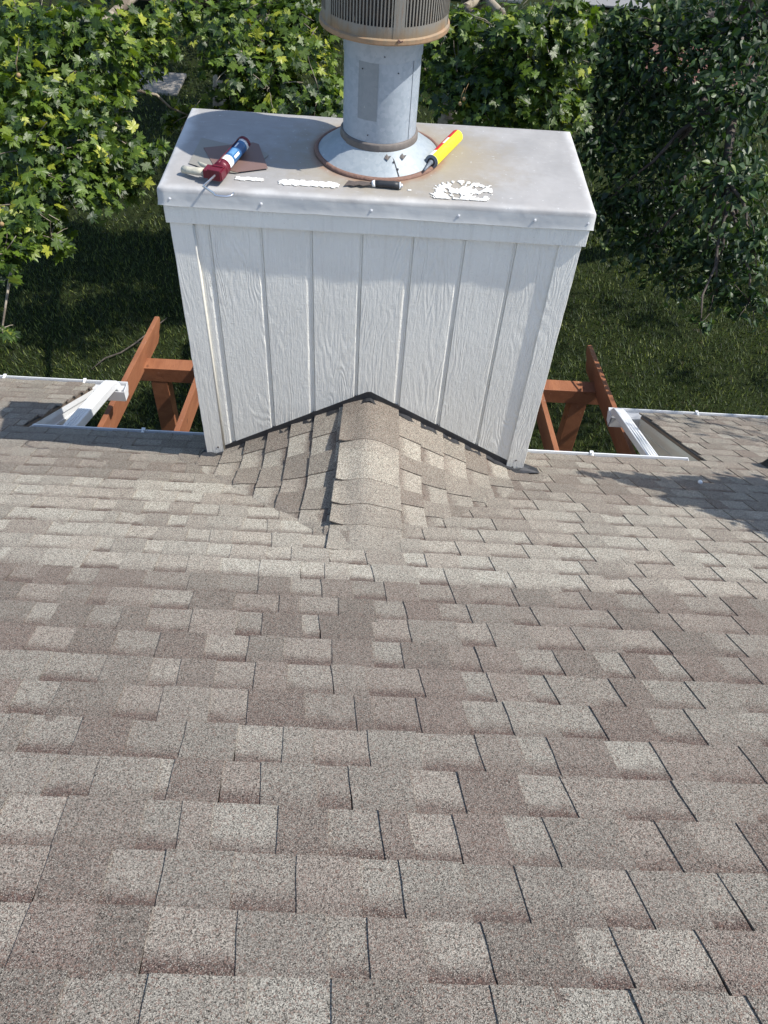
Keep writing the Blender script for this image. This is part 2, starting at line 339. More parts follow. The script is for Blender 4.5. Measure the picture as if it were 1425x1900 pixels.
EXP = 0.1430
nrm = Vector((0, T, 1)).normalized()
def roof_pt(x, sl_, h):                                 # sl_: distance up the slope from y = 0
    y = -sl_/SL; return (x+nrm.x*h, y+nrm.y*h, -T*y+nrm.z*h)
tb = Tabs(); rs = random.Random(11)
def course_tone(y):
    if -1.26 < y < -0.28: return 0.42                    # lighter bundle below the cricket
    if y >= -0.28: return 0.16
    return 0.0
edges = [-1.02, -1.135, -1.262, -1.385, -1.500, -1.632, -1.762, -1.890, -2.022, -2.149, -2.270, -2.395, -2.517, -2.629]     # butt lines, in y
while edges[0] < YU-0.02: edges.insert(0, edges[0]+0.1245)
edges[0] = YU+0.045
while edges[-1] > YR+0.13: edges.append(edges[-1]-0.118)
ncourse = len(edges)-1
for c in range(ncourse):
    yb = edges[c]; s0 = -yb*SL; EXP = (edges[c]-edges[c+1])*SL
    wave = [rs.uniform(0, 6.28) for _ in range(2)]
    segs = [(-4.2, XL), (XR, 4.3)] if yb > YG+0.055 else [(-4.2, 4.3)]
    if segs[0][1] == 4.3: yb = min(yb, YG+0.05)
    ct = course_tone(yb+0.0)
    for (xa, xb) in segs:
        x = xa-rs.uniform(0, 0.2) if xa < -4 else xa-rs.uniform(-0.012, 0.012); tooth = rs.random() < 0.5; joint = x+rs.uniform(0.3, 1.0)
        while x < xb:
            wd = rs.choice([0.10, 0.125, 0.145, 0.17]) if tooth else rs.choice([0.095, 0.12, 0.14, 0.165])
            wd *= rs.uniform(0.80, 0.97)
            if rs.random() < 0.05: wd *= 0.45
            last = False
            if xb < 4 and x+wd > xb-0.03: wd = xb+rs.uniform(-0.008, 0.008)-x; last = True
            hb = (0.0082 if tooth else 0.0048)+rs.uniform(-0.0003, 0.0009); hs = 0.0038 if tooth else 0.0006
            if tooth: tone = rs.choice([0.08, 0.16, 0.26, 0.36, 0.44])+rs.uniform(-0.06, 0.06)
            else: tone = rs.choice([0.42, 0.50, 0.58, 0.68])+rs.uniform(-0.07, 0.07)
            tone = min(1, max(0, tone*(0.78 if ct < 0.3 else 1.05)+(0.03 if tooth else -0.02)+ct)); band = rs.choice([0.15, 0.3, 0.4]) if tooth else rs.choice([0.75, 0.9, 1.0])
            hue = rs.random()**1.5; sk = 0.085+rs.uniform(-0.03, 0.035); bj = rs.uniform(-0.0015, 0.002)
            xt0, xt1 = x-0.0015, x+wd+0.0015
            ni = 4 if wd > 0.12 else 3; P = []
            for j, q in enumerate((0, 0.35, 0.7, 1.0)):
                row = []
                for i in range(ni):
                    xx = xt0+(xt1-xt0)*i/(ni-1)+sk*q*EXP*1.2
                    if i == 0: xx += rs.uniform(-0.0012, 0.0012)
                    sag = 0.006*math.sin(xx*1.3+wave[0]*0.15)+0.0022*math.sin(xx*5+wave[1])
                    if xb < 4 and i == ni-1 and last: xx = max(xx, xt1-0.01)
                    h = hb*(1-q)+hs*q+(rs.uniform(-0.0007, 0.0012) if j == 0 else 0)
                    ss = s0+q*(EXP+0.022)+sag+(bj if j == 0 else 0)
                    if yb <= YG+0.055 and -ss/SL > YG+0.052 and not (xx < XL or xx > XR): ss = -(YG+0.052)*SL
                    row.append(roof_pt(xx, ss, h))
                P.append(row)
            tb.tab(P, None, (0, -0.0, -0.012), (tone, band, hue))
            x += wd
            if last: break
            tooth = not tooth
            if rs.random() < 0.03: tooth = True
# front slope (behind the photographer) as coarse courses
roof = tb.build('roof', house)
mb = MB()
def slab(x0, x1, y0, y1, th=0.02, off=-0.012):
    mb.prism([(x0, y0, -T*y0+off), (x1, y0, -T*y0+off), (x1, y1, -T*y1+off), (x0, y1, -T*y1+off)][::-1], (0, 0, -th))
slab(-4.2, 4.3, YR, YG+0.03); slab(-4.2, XL+0.004, YG+0.03, YU-0.01); slab(XR-0.004, 4.3, YG+0.03, YU-0.01)
mb.build('roof_deck', M['deck'], roof)
mb = MB(); zr = -T*YR
mb.prism([(-4.2, YR-0.01, zr+0.01), (4.3, YR-0.01, zr+0.01), (4.3, YR-4.2, zr-4.2*T), (-4.2, YR-4.2, zr-4.2*T)], (0, 0, -0.03))
mb.build('front_roof_slope', M['roofgrey'], house)

# cricket behind the chimney
tb = Tabs(); rs = random.Random(5)
for side in (-1, 1):
    rows = [0.02+0.118*i for i in range(9)]
    for ri in range(len(rows)-1, -1, -1):
        a_top, a_butt = rows[ri], rows[ri]+0.118
        y = 0.004; first = True; tooth = False
        while y > -1.2:
            L = rs.choice([0.10, 0.125, 0.15, 0.17])*rs.uniform(0.9, 1.1); y1 = y-L
            tooth = not tooth if not first else rs.random() < 0.5; first = False; hb = 0.008+(0.0045 if tooth else 0)+rs.uniform(0, 0.001)
            if side < 0: hb += 0.004
            tone = (rs.choice([0.10, 0.2, 0.34]) if tooth else rs.choice([0.5, 0.6, 0.7]))+rs.uniform(-0.06, 0.06)+0.14; band = 0.05 if tooth else rs.choice([0.5, 0.75]); hue = rs.random()*0.5
            ny = max(2, int(L/0.035)+1); P = []; alive = False
            for j in range(5):
                q = j/4.0; row = []
                for i in range(ny):
                    yy = y+(y1-y)*i/(ny-1)
                    aa = a_butt+(a_top-0.022-a_butt)*q
                    bend = 0.10*max(0, -yy-(0.62-0.55*a_butt))**1.6       # courses swing outwards at the valley
                    aa = max(0.045, aa+bend)
                    ylim = (-0.125-0.455+0.56*aa)/T
                    yv = max(yy, ylim)
                    if yy > ylim: alive = True
                    yv += -0.10*side*0+0.0
                    h = hb*(1-q)+(0.0045 if tooth else 0.001)*q; h *= max(0.02, min(1, (yy-ylim)/0.07))
                    z = zcr(aa, yv)
                    row.append((side*(aa+0.35*h), yv, z+h))
                P.append(row)
            if side > 0: P = [r_[::-1] for r_ in P]
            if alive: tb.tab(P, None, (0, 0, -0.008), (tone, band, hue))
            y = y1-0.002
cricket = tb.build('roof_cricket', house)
tb = Tabs(); rs = random.Random(3)
bd = [-0.985, -0.83, -0.69, -0.53, -0.28, -0.02]
for n_, (yb, tone, band) in enumerate([(-1.02, 0.62, 0.1), (-0.83, 0.45, 0.5), (-0.69, 0.52, 0.4), (-0.53, 0.72, 0.25), (-0.28, 0.22, 0.1), (-0.07, 0.55, 0.2)]):
    yt = min(0.004, yb+0.34); P = []
    if n_ == 5: continue
    for j in range(6):
        q = j/5.0; row = []; yy = yb+(yt-yb)*q
        for i in range(17):
            u = -1+2*i/16; hw = 0.150+0.010*(yb < -0.6)+0.006*(1-q); x = u*hw*0.90+0.012
            xs = math.sqrt(x*x+0.0030)-0.030; z = zcr(xs, yy)+(0.012+0.0038*(1-q) if n_ > 1 else 0.012-(0.002 if n_ else 0.010)*(1-q))
            fl = max(0, -u-0.35)/0.65; z += fl*fl*((0.030 if n_ else 0.008)*(1-q)+0.004)+0.004*rs.random()*(1-q)*0.3
            row.append((x, yy+0.0015*math.sin(i*0.9+n_)*(1-q), z))
        P.append(row)
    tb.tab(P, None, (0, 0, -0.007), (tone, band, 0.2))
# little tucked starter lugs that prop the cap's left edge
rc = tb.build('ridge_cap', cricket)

# walls below the roof
mb = MB()
mb.box((-4.0, YR-4.0, GZ), (4.1, 0.0, -0.25)); o = mb.build('house_wall', M['beige'], house)
for xa, xb in ((-4.0, XL-0.035), (XR+0.035, 4.1)):
    mb = MB(); mb.prism([(xa, 0.0, GZ), (xa, 1.10, GZ), (xa, 1.10, -0.80), (xa, 0.0, -0.20)], (xb-xa, 0, 0))
    mb.build('wing_wall', M['beige'], house)

# gutters
def gutter(x0, x1, y, zt, name='gutter', brackets=(), label=None):
    prof = [(0.0, 0.0), (0.0, -0.085), (0.075, -0.085), (0.088, -0.060), (0.108, -0.035), (0.116, -0.012), (0.116, 0.0), (0.106, 0.003), (0.104, -0.010),
            (0.104, -0.030), (0.084, -0.056), (0.072, -0.081), (0.004, -0.081), (0.004, 0.0)]
    m = MB(); poly = [(x0, y+a, zt+b) for a, b in prof]; m.prism(poly, (x1-x0, 0, 0))
    for xx in (x0, x1-0.003):
        m.prism([(xx, y+a, zt+b) for a, b in [(0, 0), (0, -0.085), (0.075, -0.085), (0.088, -0.060), (0.108, -0.035), (0.116, -0.012), (0.116, 0.0)]], (0.003, 0, 0))
    g = m.build(name, M['white'], house)
    if label: g['label'] = label
    for bx in brackets:
        b = MB(); b.box((bx-0.009, y+0.002, zt+0.002), (bx+0.009, y+0.112, zt+0.006)); b.box((bx-0.010, y+0.098, zt+0.0045), (bx+0.010, y+0.121, zt+0.010))
        b.tube([(bx, y+0.02, zt+0.012), (bx, y+0.105, zt+0.014)], 0.003, 6)
        b.build('gutter_bracket', M['white'], g)
    return g
zc_ = -T*YG-0.046; zu_ = -T*YU-0.036
gutter(XL+0.06, -0.855, YG-0.012, zc_, brackets=(-1.28, -0.90), label='short shaded gutter left of the chimney')
gutter(0.845, XR-0.10, YG-0.012, zc_, brackets=(1.31,), label='short sunlit gutter right of the chimney')
gutter(-4.2, -1.745, YU-0.012, zu_, brackets=(-2.05, -2.62, -3.3), label='lower gutter at the left eave')
gutter(1.765, 4.3, YU-0.012, zu_, brackets=(2.42, 3.1), label='lower gutter at the right eave')
# eave fascia boards behind the gutters and rake boards down the notch
for q0, q1 in (((XL+0.01, YG-0.034, zc_-0.14), (-0.86, YG-0.013, zc_+0.008)), ((0.86, YG-0.034, zc_-0.14), (XR-0.01, YG-0.013, zc_+0.008)),
               ((-4.2, YU-0.034, zu_-0.14), (XL-0.005, YU-0.013, zu_+0.008)), ((XR+0.005, YU-0.034, zu_-0.14), (4.3, YU-0.013, zu_+0.008))):
    MB().box(q0, q1).build('eave_fascia', M['white'], house)
for sx, X in ((1, XL), (-1, XR)):
    mb = MB()
    def rk(dx0, dx1, z0, z1, ya=YG-0.01, yb=YU-0.014):
        xa, xb = X+sx*dx0, X+sx*dx1
        mb.prism([(xa, ya, -T*ya+z0), (xa, yb, -T*yb+z0), (xa, yb, -T*yb+z1), (xa, ya, -T*ya+z1)], (xb-xa, 0, 0))
    rk(-0.032, -0.006, -0.20, -0.034); rk(-0.006, 0.004, -0.075, -0.034); rk(-0.006, 0.0, -0.145, -0.130)
    mb.build('rake_board', M['white'] if sx > 0 else M['beige'], house)
    mb = MB()                                            # scrolled eave return under the rake
    xx = X+sx*(-0.004); pr = [(0.30, -0.42), (0.95, -0.72), (1.06, -0.80), (1.10, -0.90), (1.07, -0.97), (1.12, -1.05), (1.10, -1.30), (0.30, -1.30)]
    mb.prism([(xx, a, b) for a, b in pr], (sx*0.03, 0, 0)); mb.build('eave_return', M['beige'], house)
# dark shingle edge and drip metal on each rake
for sx, X in ((1, XL), (-1, XR)):
    ya, yb = YG+0.02, YU-0.02; mb = MB(); mb.prism([(X-sx*0.02, ya, -T*ya-0.010), (X-sx*0.02, yb, -T*yb-0.010), (X-sx*0.02, yb, -T*yb-0.001), (X-sx*0.02, ya, -T*ya-0.001)], (sx*0.026, 0, 0))
    mb.build('rake_drip_edge', M['black'], house)

# downspouts that carry the notch gutters to the lower gutters
def spout(sx):
    X0 = -1.800 if sx > 0 else 1.775; X1 = -1.835 if sx > 0 else 1.805
    m = MB(); zb = zc_-0.085
    path = [(X0, 0.345, zb+0.0), (X0, 0.37, zb-0.03), (X0+0.1*(X1-X0), 0.44, zb-0.075), (X1, 1.36, zu_+0.075), (X1, 1.43, zu_+0.045), (X1, 1.475, zu_-0.02), (X1+0.0, 1.478, zu_-0.055)]
    m.tube(path, 0.062 if sx > 0 else 0.052, 4, squash=(0.98, 0.72))
    q = m.build('downspout', M['white'], house, bevel=0.006)
    # ribs pressed into the spout
    m = MB()
    for dx in (-0.018, 0.0, 0.018): m.tube([(X0+dx, 0.46, zb-0.052+0.012), (X1+dx, 1.33, zu_+0.098+0.012)], 0.0035, 6)
    m.build('rib', M['white'], q)
    m = MB(); cx = X0-sx*0.01; ring = []
    for k in range(15):
        t = math.pi*(k/14.0); ring.append((cx-math.cos(t)*0.064, 0.50+0.012*math.sin(t*2), zb-0.095+math.sin(t)*0.078))
    m.tube(ring, 0.006, 6); m.build('strap', M['steel'], q, smooth=True)
    return q
d1 = spout(1); d1['label'] = 'white downspout left of the chimney'; d2 = spout(-1); d2['label'] = 'white downspout right of the chimney'
# black vent boot at the right edge
mb = MB(); c = (2.375, 0.31, -T*0.31); mb.lathe(c, [(0.0, 0.14), (0.040, 0.14), (0.048, 0.132), (0.050, 0.05), (0.085, 0.01), (0.10, -0.03), (0.10, -0.08)], 24); mb.build('vent_boot', M['rubber'], house, smooth=True)

# ---------------------------------------------------------------- chimney
W = 0.81; YB = 0.665; HF0, HT = 1.318, 1.472
mb = MB(); mb.box((-W+0.012, 0.012, GZ), (W-0.012, YB, HF0+0.05)); chim = mb.build('chimney', M['trim'], house)
# grooved front panel whose foot follows the cricket
def foot(x): return max(0.0, 0.455-0.565*abs(x))
gx = [-0.674, -0.466, -0.265, -0.062, 0.143, 0.351, 0.558]
xs = []
for g in gx: xs += [(g-0.0078, 0.0), (g-0.0050, 0.0065), (g-0.0012, 0.0065), (g+0.0, 0.0022), (g+0.0020, 0.0022), (g+0.0052, 0.0075), (g+0.0080, 0.0)]
for k in range(70): xs.append((-W+0.07+k*(2*W-0.14)/69, 0.0))
xs = [q for q in xs if q[1] > 0 or all(abs(q[0]-g) > 0.0079 for g in gx)]
xs += [(0.0005, 0.0)]; xs.sort(); rs = random.Random(9)
m = MB(); V = []; n = len(xs)
for x, d in xs: V.append((x, d, HF0+0.03))
for x, d in xs: V.append((x, d, foot(x)+0.034+rs.uniform(-0.005, 0.004)))
for x, d in xs: V.append((x, 0.0118, V[n+len(V)-2*n][2]))
F = [(i, n+i, n+i+1, i+1) for i in range(n-1)]+[(n+i, 2*n+i, 2*n+i+1, n+i+1) for i in range(n-1)]
m.add(V, F); m.build('siding', M['siding'], chim)
for q0, q1 in (((-W, 0.0, GZ), (-W+0.0115, YB, HF0+0.05)), ((W-0.0115, 0.0, GZ), (W, YB, HF0+0.05)), ((-W, YB+0.001, GZ), (W, YB+0.012, HF0+0.05))): MB().box(q0, q1).build('siding', M['siding'], chim)
# corner boards
for sx in (-1, 1):
    m = MB(); a, b = sx*(W+0.012), sx*(W-0.078)
    x0, x1 = min(a, b), max(a, b); zf0 = 0.004 if sx < 0 else -0.002
    N = 24; V = []
    for k in range(N+1):
        z = zf0+(HF0-0.002-zf0)*k/N; j = rs.uniform(-0.0012, 0.0012)
        V += [(x0+j, -0.008, z), (x1+j, -0.008, z), (x1+j, 0.0, z), (x0+j, 0.0, z)]
    F = [(0, 3, 2, 1), (4*N, 4*N+1, 4*N+2, 4*N+3)]
    for k in range(N):
        for e in range(4): F.append((4*k+e, 4*k+(e+1) % 4, 4*k+4+(e+1) % 4, 4*k+4+e))
    m.add(V, F)
    xo0, xo1 = (x0, x0+0.0115) if sx < 0 else (x1-0.0115, x1)
    m.box((xo0, 0.001, zf0-1.0), (xo1, 0.085, HF0-0.002)); m.box((xo0, YB-0.08, GZ), (xo1, YB+0.02, HF0-0.002))
    m.build('corner_board', M['trim'], chim, bevel=0.002)
m = MB(); m.tube([(-W+0.080, -0.003, 0.05), (-W+0.081, -0.003, 0.6), (-W+0.080, -0.003, HF0-0.01)], 0.006, 6); m.build('caulk_bead', M['beige'], chim, smooth=True)
# nails and paint chips at the board feet
for x, z in ((-0.76, 0.085), (0.775, 0.10), (0.765, 0.05)): MB().tube([(x, -0.0095, z), (x, -0.0078, z)], 0.005, 10).build('nail', M['grimy'], chim)
# step flashing along the siding foot
m = MB(); N = 80; V = []
for k in range(N+1):
    x = -W-0.03+(2*W+0.075)*k/N; zz = zcr(x, 0.0); t_ = max(foot(x)+0.046, zz+0.012) if abs(x) < W-0.07 else zz+0.035
    j = 0.0025*math.sin(k*2.1)+0.002*math.sin(k*5.3)
    V += [(x, -0.0015, t_+0.002), (x, -0.003, zz+0.012+j), (x, -0.030-0.004*math.sin(k*1.7), zcr(x, -0.03)+0.0135+j*0.3), (x, 0.011, t_+0.002), ]
F = []
for k in range(N):
    o = 4*k; F += [(o, o+4, o+5, o+1), (o+1, o+5, o+6, o+2), (o+3, o+7, o+4, o)]
m.add(V, F); m.build('step_flashing', M['black'], chim)
for sx, ex in ((-1, 0.05), (1, 0.10)):                  # kick-out pieces at both corners
    m = MB(); x0 = sx*(W-0.05); x1 = sx*(W+ex)
    m.prism([(x0, -0.055, T*0.055+0.020), (x1, -0.022, T*0.022+0.016), (x1, 0.05, -T*0.05+0.018), (sx*(W+0.016), 0.12, -T*0.12+0.03), (sx*(W+0.015), 0.0, 0.045), (x0, -0.02, 0.045)], (0, 0, 0.0025))
    m.build('corner_flashing', M['black'], chim)
# fascia
m = MB(); FX = W+0.024
for a, b in (((-FX, -0.018, HF0), (FX, -0.0085, HF0+0.115)), ((-FX, YB+0.021, HF0), (FX, YB+0.035, HF0+0.115)), ((-FX, -0.0080, HF0), (-FX+0.0115, YB+0.0205, HF0+0.115)), ((FX-0.0115, -0.0080, HF0), (FX, YB+0.0205, HF0+0.115))): m.box(a, b)
m.build('fascia_board', M['trim'], chim, bevel=0.003)
# metal cap
CX0, CX1, CY0, CY1 = -0.846, 0.842, -0.0260, 0.705
def ringpts(ins):
    x0, x1, y0, y1 = CX0+ins, CX1-ins, CY0+ins, CY1-ins; P = []
    nx, ny = 60, 26
    for k in range(nx): P.append((x0+(x1-x0)*k/nx, y0))
    for k in range(ny): P.append((x1, y0+(y1-y0)*k/ny))
    for k in range(nx): P.append((x1-(x1-x0)*k/nx, y1))
    for k in range(ny): P.append((x0, y1-(y1-y0)*k/ny))
    return P
m = MB(); prof = [(0.045, 1.4725), (0.016, 1.4712), (0.006, 1.4670), (0.0015, 1.4600), (0.0005, 1.4480), (0.0, 1.4200), (-0.0015, 1.4000), (-0.0025, 1.3955)]
V = []; NR = None
for j, (ins, z) in enumerate(prof):
    P = ringpts(ins); NR = len(P)
    for k, (x, y) in enumerate(P):
        wv = math.sin(x*7+1)*0.4+math.sin(x*19+y*11)*0.35+math.sin(x*41+y*30)*0.2
        fr = j/7.0; zz = z+wv*0.004*fr-(0.004 if j < 3 else 0)*(0.5+0.5*math.sin(x*3.7+2))*0.6; oo = wv*0.0035*max(0, fr-0.3)
        V.append((x+(oo if x >= CX1-ins-1e-4 else (-oo if x <= CX0+ins+1e-4 else 0)), y-(oo if y <= CY0+ins+1e-4 else 0), zz))
F = []
for j in range(len(prof)-1):
    for k in range(NR): F.append((j*NR+k, (j+1)*NR+k, (j+1)*NR+(k+1) % NR, j*NR+(k+1) % NR))
o0 = len(V); GXN, GYN = 60, 26                             # top sheet with slight oil-canning
ins = 0.045; x0, x1, y0, y1 = CX0+ins, CX1-ins, CY0+ins, CY1-ins
top = {}
P0 = ringpts(ins)
for a in range(GXN+1):
    for b in range(GYN+1):
        x, y = x0+(x1-x0)*a/GXN, y0+(y1-y0)*b/GYN
        if b == 0 or b == GYN or a == 0 or a == GXN:
            d = min(range(NR), key=lambda q: (P0[q][0]-x)**2+(P0[q][1]-y)**2); top[a, b] = d
        else:
            ed = min(1, min(a, GXN-a, b, GYN-b)/4.0)
            V.append((x, y, 1.4718+ed*(0.0022*math.sin(x*5+1.2)*math.sin(y*7+0.4)+0.0012*math.sin(x*13+y*9)))); top[a, b] = len(V)-1
for a in range(GXN):
    for b in range(GYN): F.append((top[a, b], top[a+1, b], top[a+1, b+1], top[a, b+1]))
m.add(V, F); capo = m.build('chimney_cap', M['cap'], chim, smooth=True)
for x in (-0.802, -0.452, -0.027, 0.312, 0.610, 0.818):
    m = MB(); z = 1.4235
    m.tube([(x, -0.0268, z), (x, -0.0285, z), (x, -0.0290, z)], [0.0036, 0.0034, 0.002], 12); m.tube([(x, -0.024, z), (x, -0.0268, z)], 0.0058, 14); m.build('screw', M['screw'], chim, smooth=False)
# dabs of dried caulk on the cap
def smear(x0, x1, yc, hw, seed, fn=None, thick=0.0012, dens=0.0):
    rs_ = random.Random(seed); m = MB(); nx, ny = int((x1-x0)/0.004), int(hw*2/0.004); import itertools
    H = {}
    ph = [rs_.uniform(0, 6.28) for _ in range(12)]
    for a in range(nx+1):
        for b in range(ny+1):
            x, y = x0+0.004*a, yc-hw+0.004*b
            u = (a/nx)*2-1; v = (b/ny)*2-1
            edge = 1-abs(v)**2.5-abs(u)**14
            nn = 0.22*math.sin(x*170+ph[0]+2*math.sin(y*90))+0.20*math.sin(y*310+ph[1]+2.2*math.sin(x*130+ph[5]))+0.16*math.sin(x*420+ph[2])*math.sin(y*380+ph[3])
            H[a, b] = (edge+nn-0.32 if fn is None else fn(u, v, x, y, ph, nn))
    idx = {}
    for a in range(nx):
        for b in range(ny):
            if (H[a, b]+H[a+1, b]+H[a, b+1]+H[a+1, b+1])/4 > 0:
                q = []
                for c_ in ((a, b), (a+1, b), (a+1, b+1), (a, b+1)):
                    if c_ not in idx:
                        h = max(0, min(1, H[c_]*2)); idx[c_] = len(m.v); m.v.append((x0+0.004*c_[0]+rs_.uniform(-.0009, .0009), yc-hw+0.004*c_[1]+rs_.uniform(-.0009, .0009), 1.4732+thick*(0.4+h)+rs_.uniform(0, 0.0008)))
                    q.append(idx[c_])
                m.f.append(tuple(q)); m.mi.append(0)
    return m.build('caulk_smear', M['caulk'], chim, smooth=True, solid=0.0007)
smear(-0.395, -0.150, 0.060, 0.026, 1)
smear(-0.565, -0.448, 0.068, 0.016, 2)
def fan(u, v, x, y, ph, nn):
    from mathutils import noise as NZ
    q = NZ.fractal(Vector((x*22, y*30, 3.1)), 0.8, 2.1, 4); ang = math.atan2(u+0.1, v+1.6); r = math.hypot(u, (v+1)*0.5)
    st = NZ.noise(Vector((ang*26, r*3.5, 8.0))); ed = 0.95-abs(u)**3-max(0, v)**3*0.8-(0.8 if (u < -0.45 and v > 0.35) else 0)
    return min(ed, 0.5)-0.30+q*0.95+st*1.25-0.22*(v < -0.1)*(u > 0.45)
smear(0.195, 0.445, 0.082, 0.078, 3, fan, 0.0009)
smear(0.105, 0.125, 0.055, 0.006, 4)

# flue
FC = (-0.012, 0.370, 0)
m = MB(); m.lathe(FC, [(0.250, 1.4735), (0.252, 1.480), (0.246, 1.484), (0.165, 1.540), (0.152, 1.548)], 72); 
m.add([(FC[0]+0.085, FC[1]-0.233, 1.4855), (FC[0]+0.089, FC[1]-0.231, 1.4855), (FC[0]+0.052, FC[1]-0.146, 1.5455), (FC[0]+0.048, FC[1]-0.148, 1.5455)], [(0, 1, 2, 3)], 1)
cone = m.build('flue_cone', [M['cone'], M['dark']], chim, smooth=True)
m = MB(); m.lathe(FC, [(0.262, 1.4728), (0.264, 1.478), (0.257, 1.4855), (0.249, 1.4865), (0.246, 1.482)], 90, wob=0.008); m.build('rusty_seal', M['rust'], chim, smooth=True)
m = MB(); m.lathe(FC, [(0.1475, 1.53), (0.1475, 1.86)], 72); m.lathe(FC, [(0.1500, 1.86), (0.1505, 1.863), (0.1505, 2.02)], 72)
th = 0.9; s_, c_ = math.sin(th), math.cos(th)
m.lathe(FC, [(0.1493, 1.545), (0.1493, 1.86)], 3, 0, th, th+0.16)
pipe = m.build('flue_pipe', M['galv'], chim, smooth=True)
# dark overlay on the pipe front, painting in shade of the vent cap
m = MB(); m.lathe(FC, [(0.1490, 1.655), (0.1490, 1.860)], 8, 0, -0.62, -0.08); pt = m.build('shade_patch', m_galv('shade_patch_metal', (0.235, 0.27, 0.295), (0.27, 0.30, 0.325), 0.3), chim, smooth=True)
for a, z in ((0.05, 1.885), (-0.5, 1.835), (0.42, 1.828), (-0.3, 1.60)):
    px, py = FC[0]+0.1515*math.sin(a), FC[1]-0.1515*math.cos(a); m = MB(); m.tube([(px-0.004*math.sin(a), py+0.004*math.cos(a), z), (px+0.0018*math.sin(a), py-0.0018*math.cos(a), z)], 0.0022, 8); m.build('rivet', M['dark'], chim)
m = MB(); m.lathe(FC, [(0.1560, 1.536), (0.1585, 1.541), (0.1575, 1.566), (0.1525, 1.571), (0.1480, 1.571)], 80, wob=0.004); m.lathe(FC, [(0.1600, 1.540), (0.1606, 1.553), (0.1590, 1.5665)], 20, 0, -0.95, 0.02); m.build('storm_collar', M['grimy'], chim, smooth=True)
for (a, r_, z) in ((0.21, 0.182, 1.531), (0.56, 0.186, 1.529)):       # torn tabs and screws on the cone
    px, py = FC[0]+r_*math.sin(a), FC[1]-r_*math.cos(a)
    MB().add([(px-0.013, py-0.004, z), (px+0.002, py-0.013, z-0.003), (px+0.014, py+0.001, z+0.009), (px+0.003, py+0.002, z+0.006), (px-0.004, py+0.009, z+0.012)], [(0, 1, 2, 3, 4)]).build('loose_tab', M['grimy'], chim, solid=0.001)
for (a, r_) in ((0.33, 0.196), (0.37, 0.222)):
    px, py = FC[0]+r_*math.sin(a), FC[1]-r_*math.cos(a); z = 1.484+(0.246-r_)*0.69; MB().tube([(px, py, z), (px, py-0.003, z+0.004)], 0.004, 8).build('cone_screw', M['dark'], chim)
# slotted vent cap
m = MB(); RB = 0.232
m.lathe(FC, [(0.150, 1.956), (0.225, 1.950), (0.240, 1.950), (0.2415, 1.954), (0.2405, 1.966), (RB, 1.970), (RB, 2.006)], 96)      # base pan and rim
m.lathe(FC, [(RB, 2.120), (RB, 2.152)], 96); m.lathe(FC, [(RB, 2.262), (RB, 2.292), (0.245, 2.296), (0.245, 2.310), (0.10, 2.345), (0.0, 2.350)], 96)
NS = 5
for k in range(NS):
    a = 0.225+k*2*math.pi/NS; hw = 0.085
    m.lathe(FC, [(RB+0.0012, 1.968), (RB+0.0012, 2.294)], 5, 0, a-hw, a+hw)
    for (z0, z1) in ((2.006, 2.120), (2.152, 2.262)):
        ns = 20; a0, a1 = a+hw, a+2*math.pi/NS-hw; st = (a1-a0)/ns
        for q in range(ns):
            b0 = a0+st*q; bw = st*0.40
            m.lathe(FC, [(RB, z0-0.001), (RB, z1+0.001)], 1, 0, b0+st*0.30, b0+st*0.30+bw)
            # tongue of each slot folded inward
            p1 = b0+st*0.30+bw; m.add([(FC[0]+RB*math.sin(p1), FC[1]-RB*math.cos(p1), z0), (FC[0]+(RB-0.011)*math.sin(p1-0.01), FC[1]-(RB-0.011)*math.cos(p1-0.01), z0+0.004), (FC[0]+(RB-0.011)*math.sin(p1-0.01), FC[1]-(RB-0.011)*math.cos(p1-0.01), z1-0.004), (FC[0]+RB*math.sin(p1), FC[1]-RB*math.cos(p1), z1)], [(0, 1, 2, 3)])
m.build('vent_cap', M['louver'], chim, smooth=False)
m = MB(); m.lathe(FC, [(0.190, 1.958), (0.190, 2.33)], 64); 
m.build('inner_liner', m_galv('dark_liner_metal', (0.045, 0.045, 0.05), (0.08, 0.08, 0.08), 0.4, 0.3), chim, smooth=True)  # liner metal much darker than the vent cap
m = MB(); a = 0.225; px, py = FC[0]+0.244*math.sin(a), FC[1]-0.244*math.cos(a); m.tube([(px, py+0.003, 1.968), (px, py-0.010, 1.968)], 0.0055, 8); m.tube([(px+.004, py-0.008, 1.966), (px+0.014, py-0.012, 1.972)], 0.0025, 6); m.build('rim_screw', M['rust'], chim)

# ================================================================= THINGS ON THE CAP
ZT = 1.4745
o = MB().prism([(-0.746, 0.395, ZT), (-0.473, 0.300, ZT), (-0.455, 0.275, ZT), (-0.490, 0.195, ZT), (-0.560, 0.105, ZT), (-0.610, 0.112, ZT), (-0.700, 0.130, ZT), (-0.728, 0.150, ZT), (-0.757, 0.163, ZT)][::-1], (0, 0, 0.0012)).build('metal_offcut', M['tan'])
tag(o, 'grey tan metal sheet lying underneath the brown one on the chimney top', 'metal sheet', 'sheet metal offcuts under the caulking gun')
o = MB().prism([(-0.722, 0.300, ZT+.0025), (-0.530, 0.372, ZT+.0040), (-0.505, 0.360, ZT+.0040), (-0.444, 0.155, ZT+.0030), (-0.560, 0.108, ZT+.0025), (-0.655, 0.150, ZT+.0025)][::-1], (0, 0, 0.0012)).build('metal_offcut', M['brown'])
tag(o, 'reddish brown metal sheet directly beneath the caulking gun', 'metal sheet', 'sheet metal offcuts under the caulking gun')

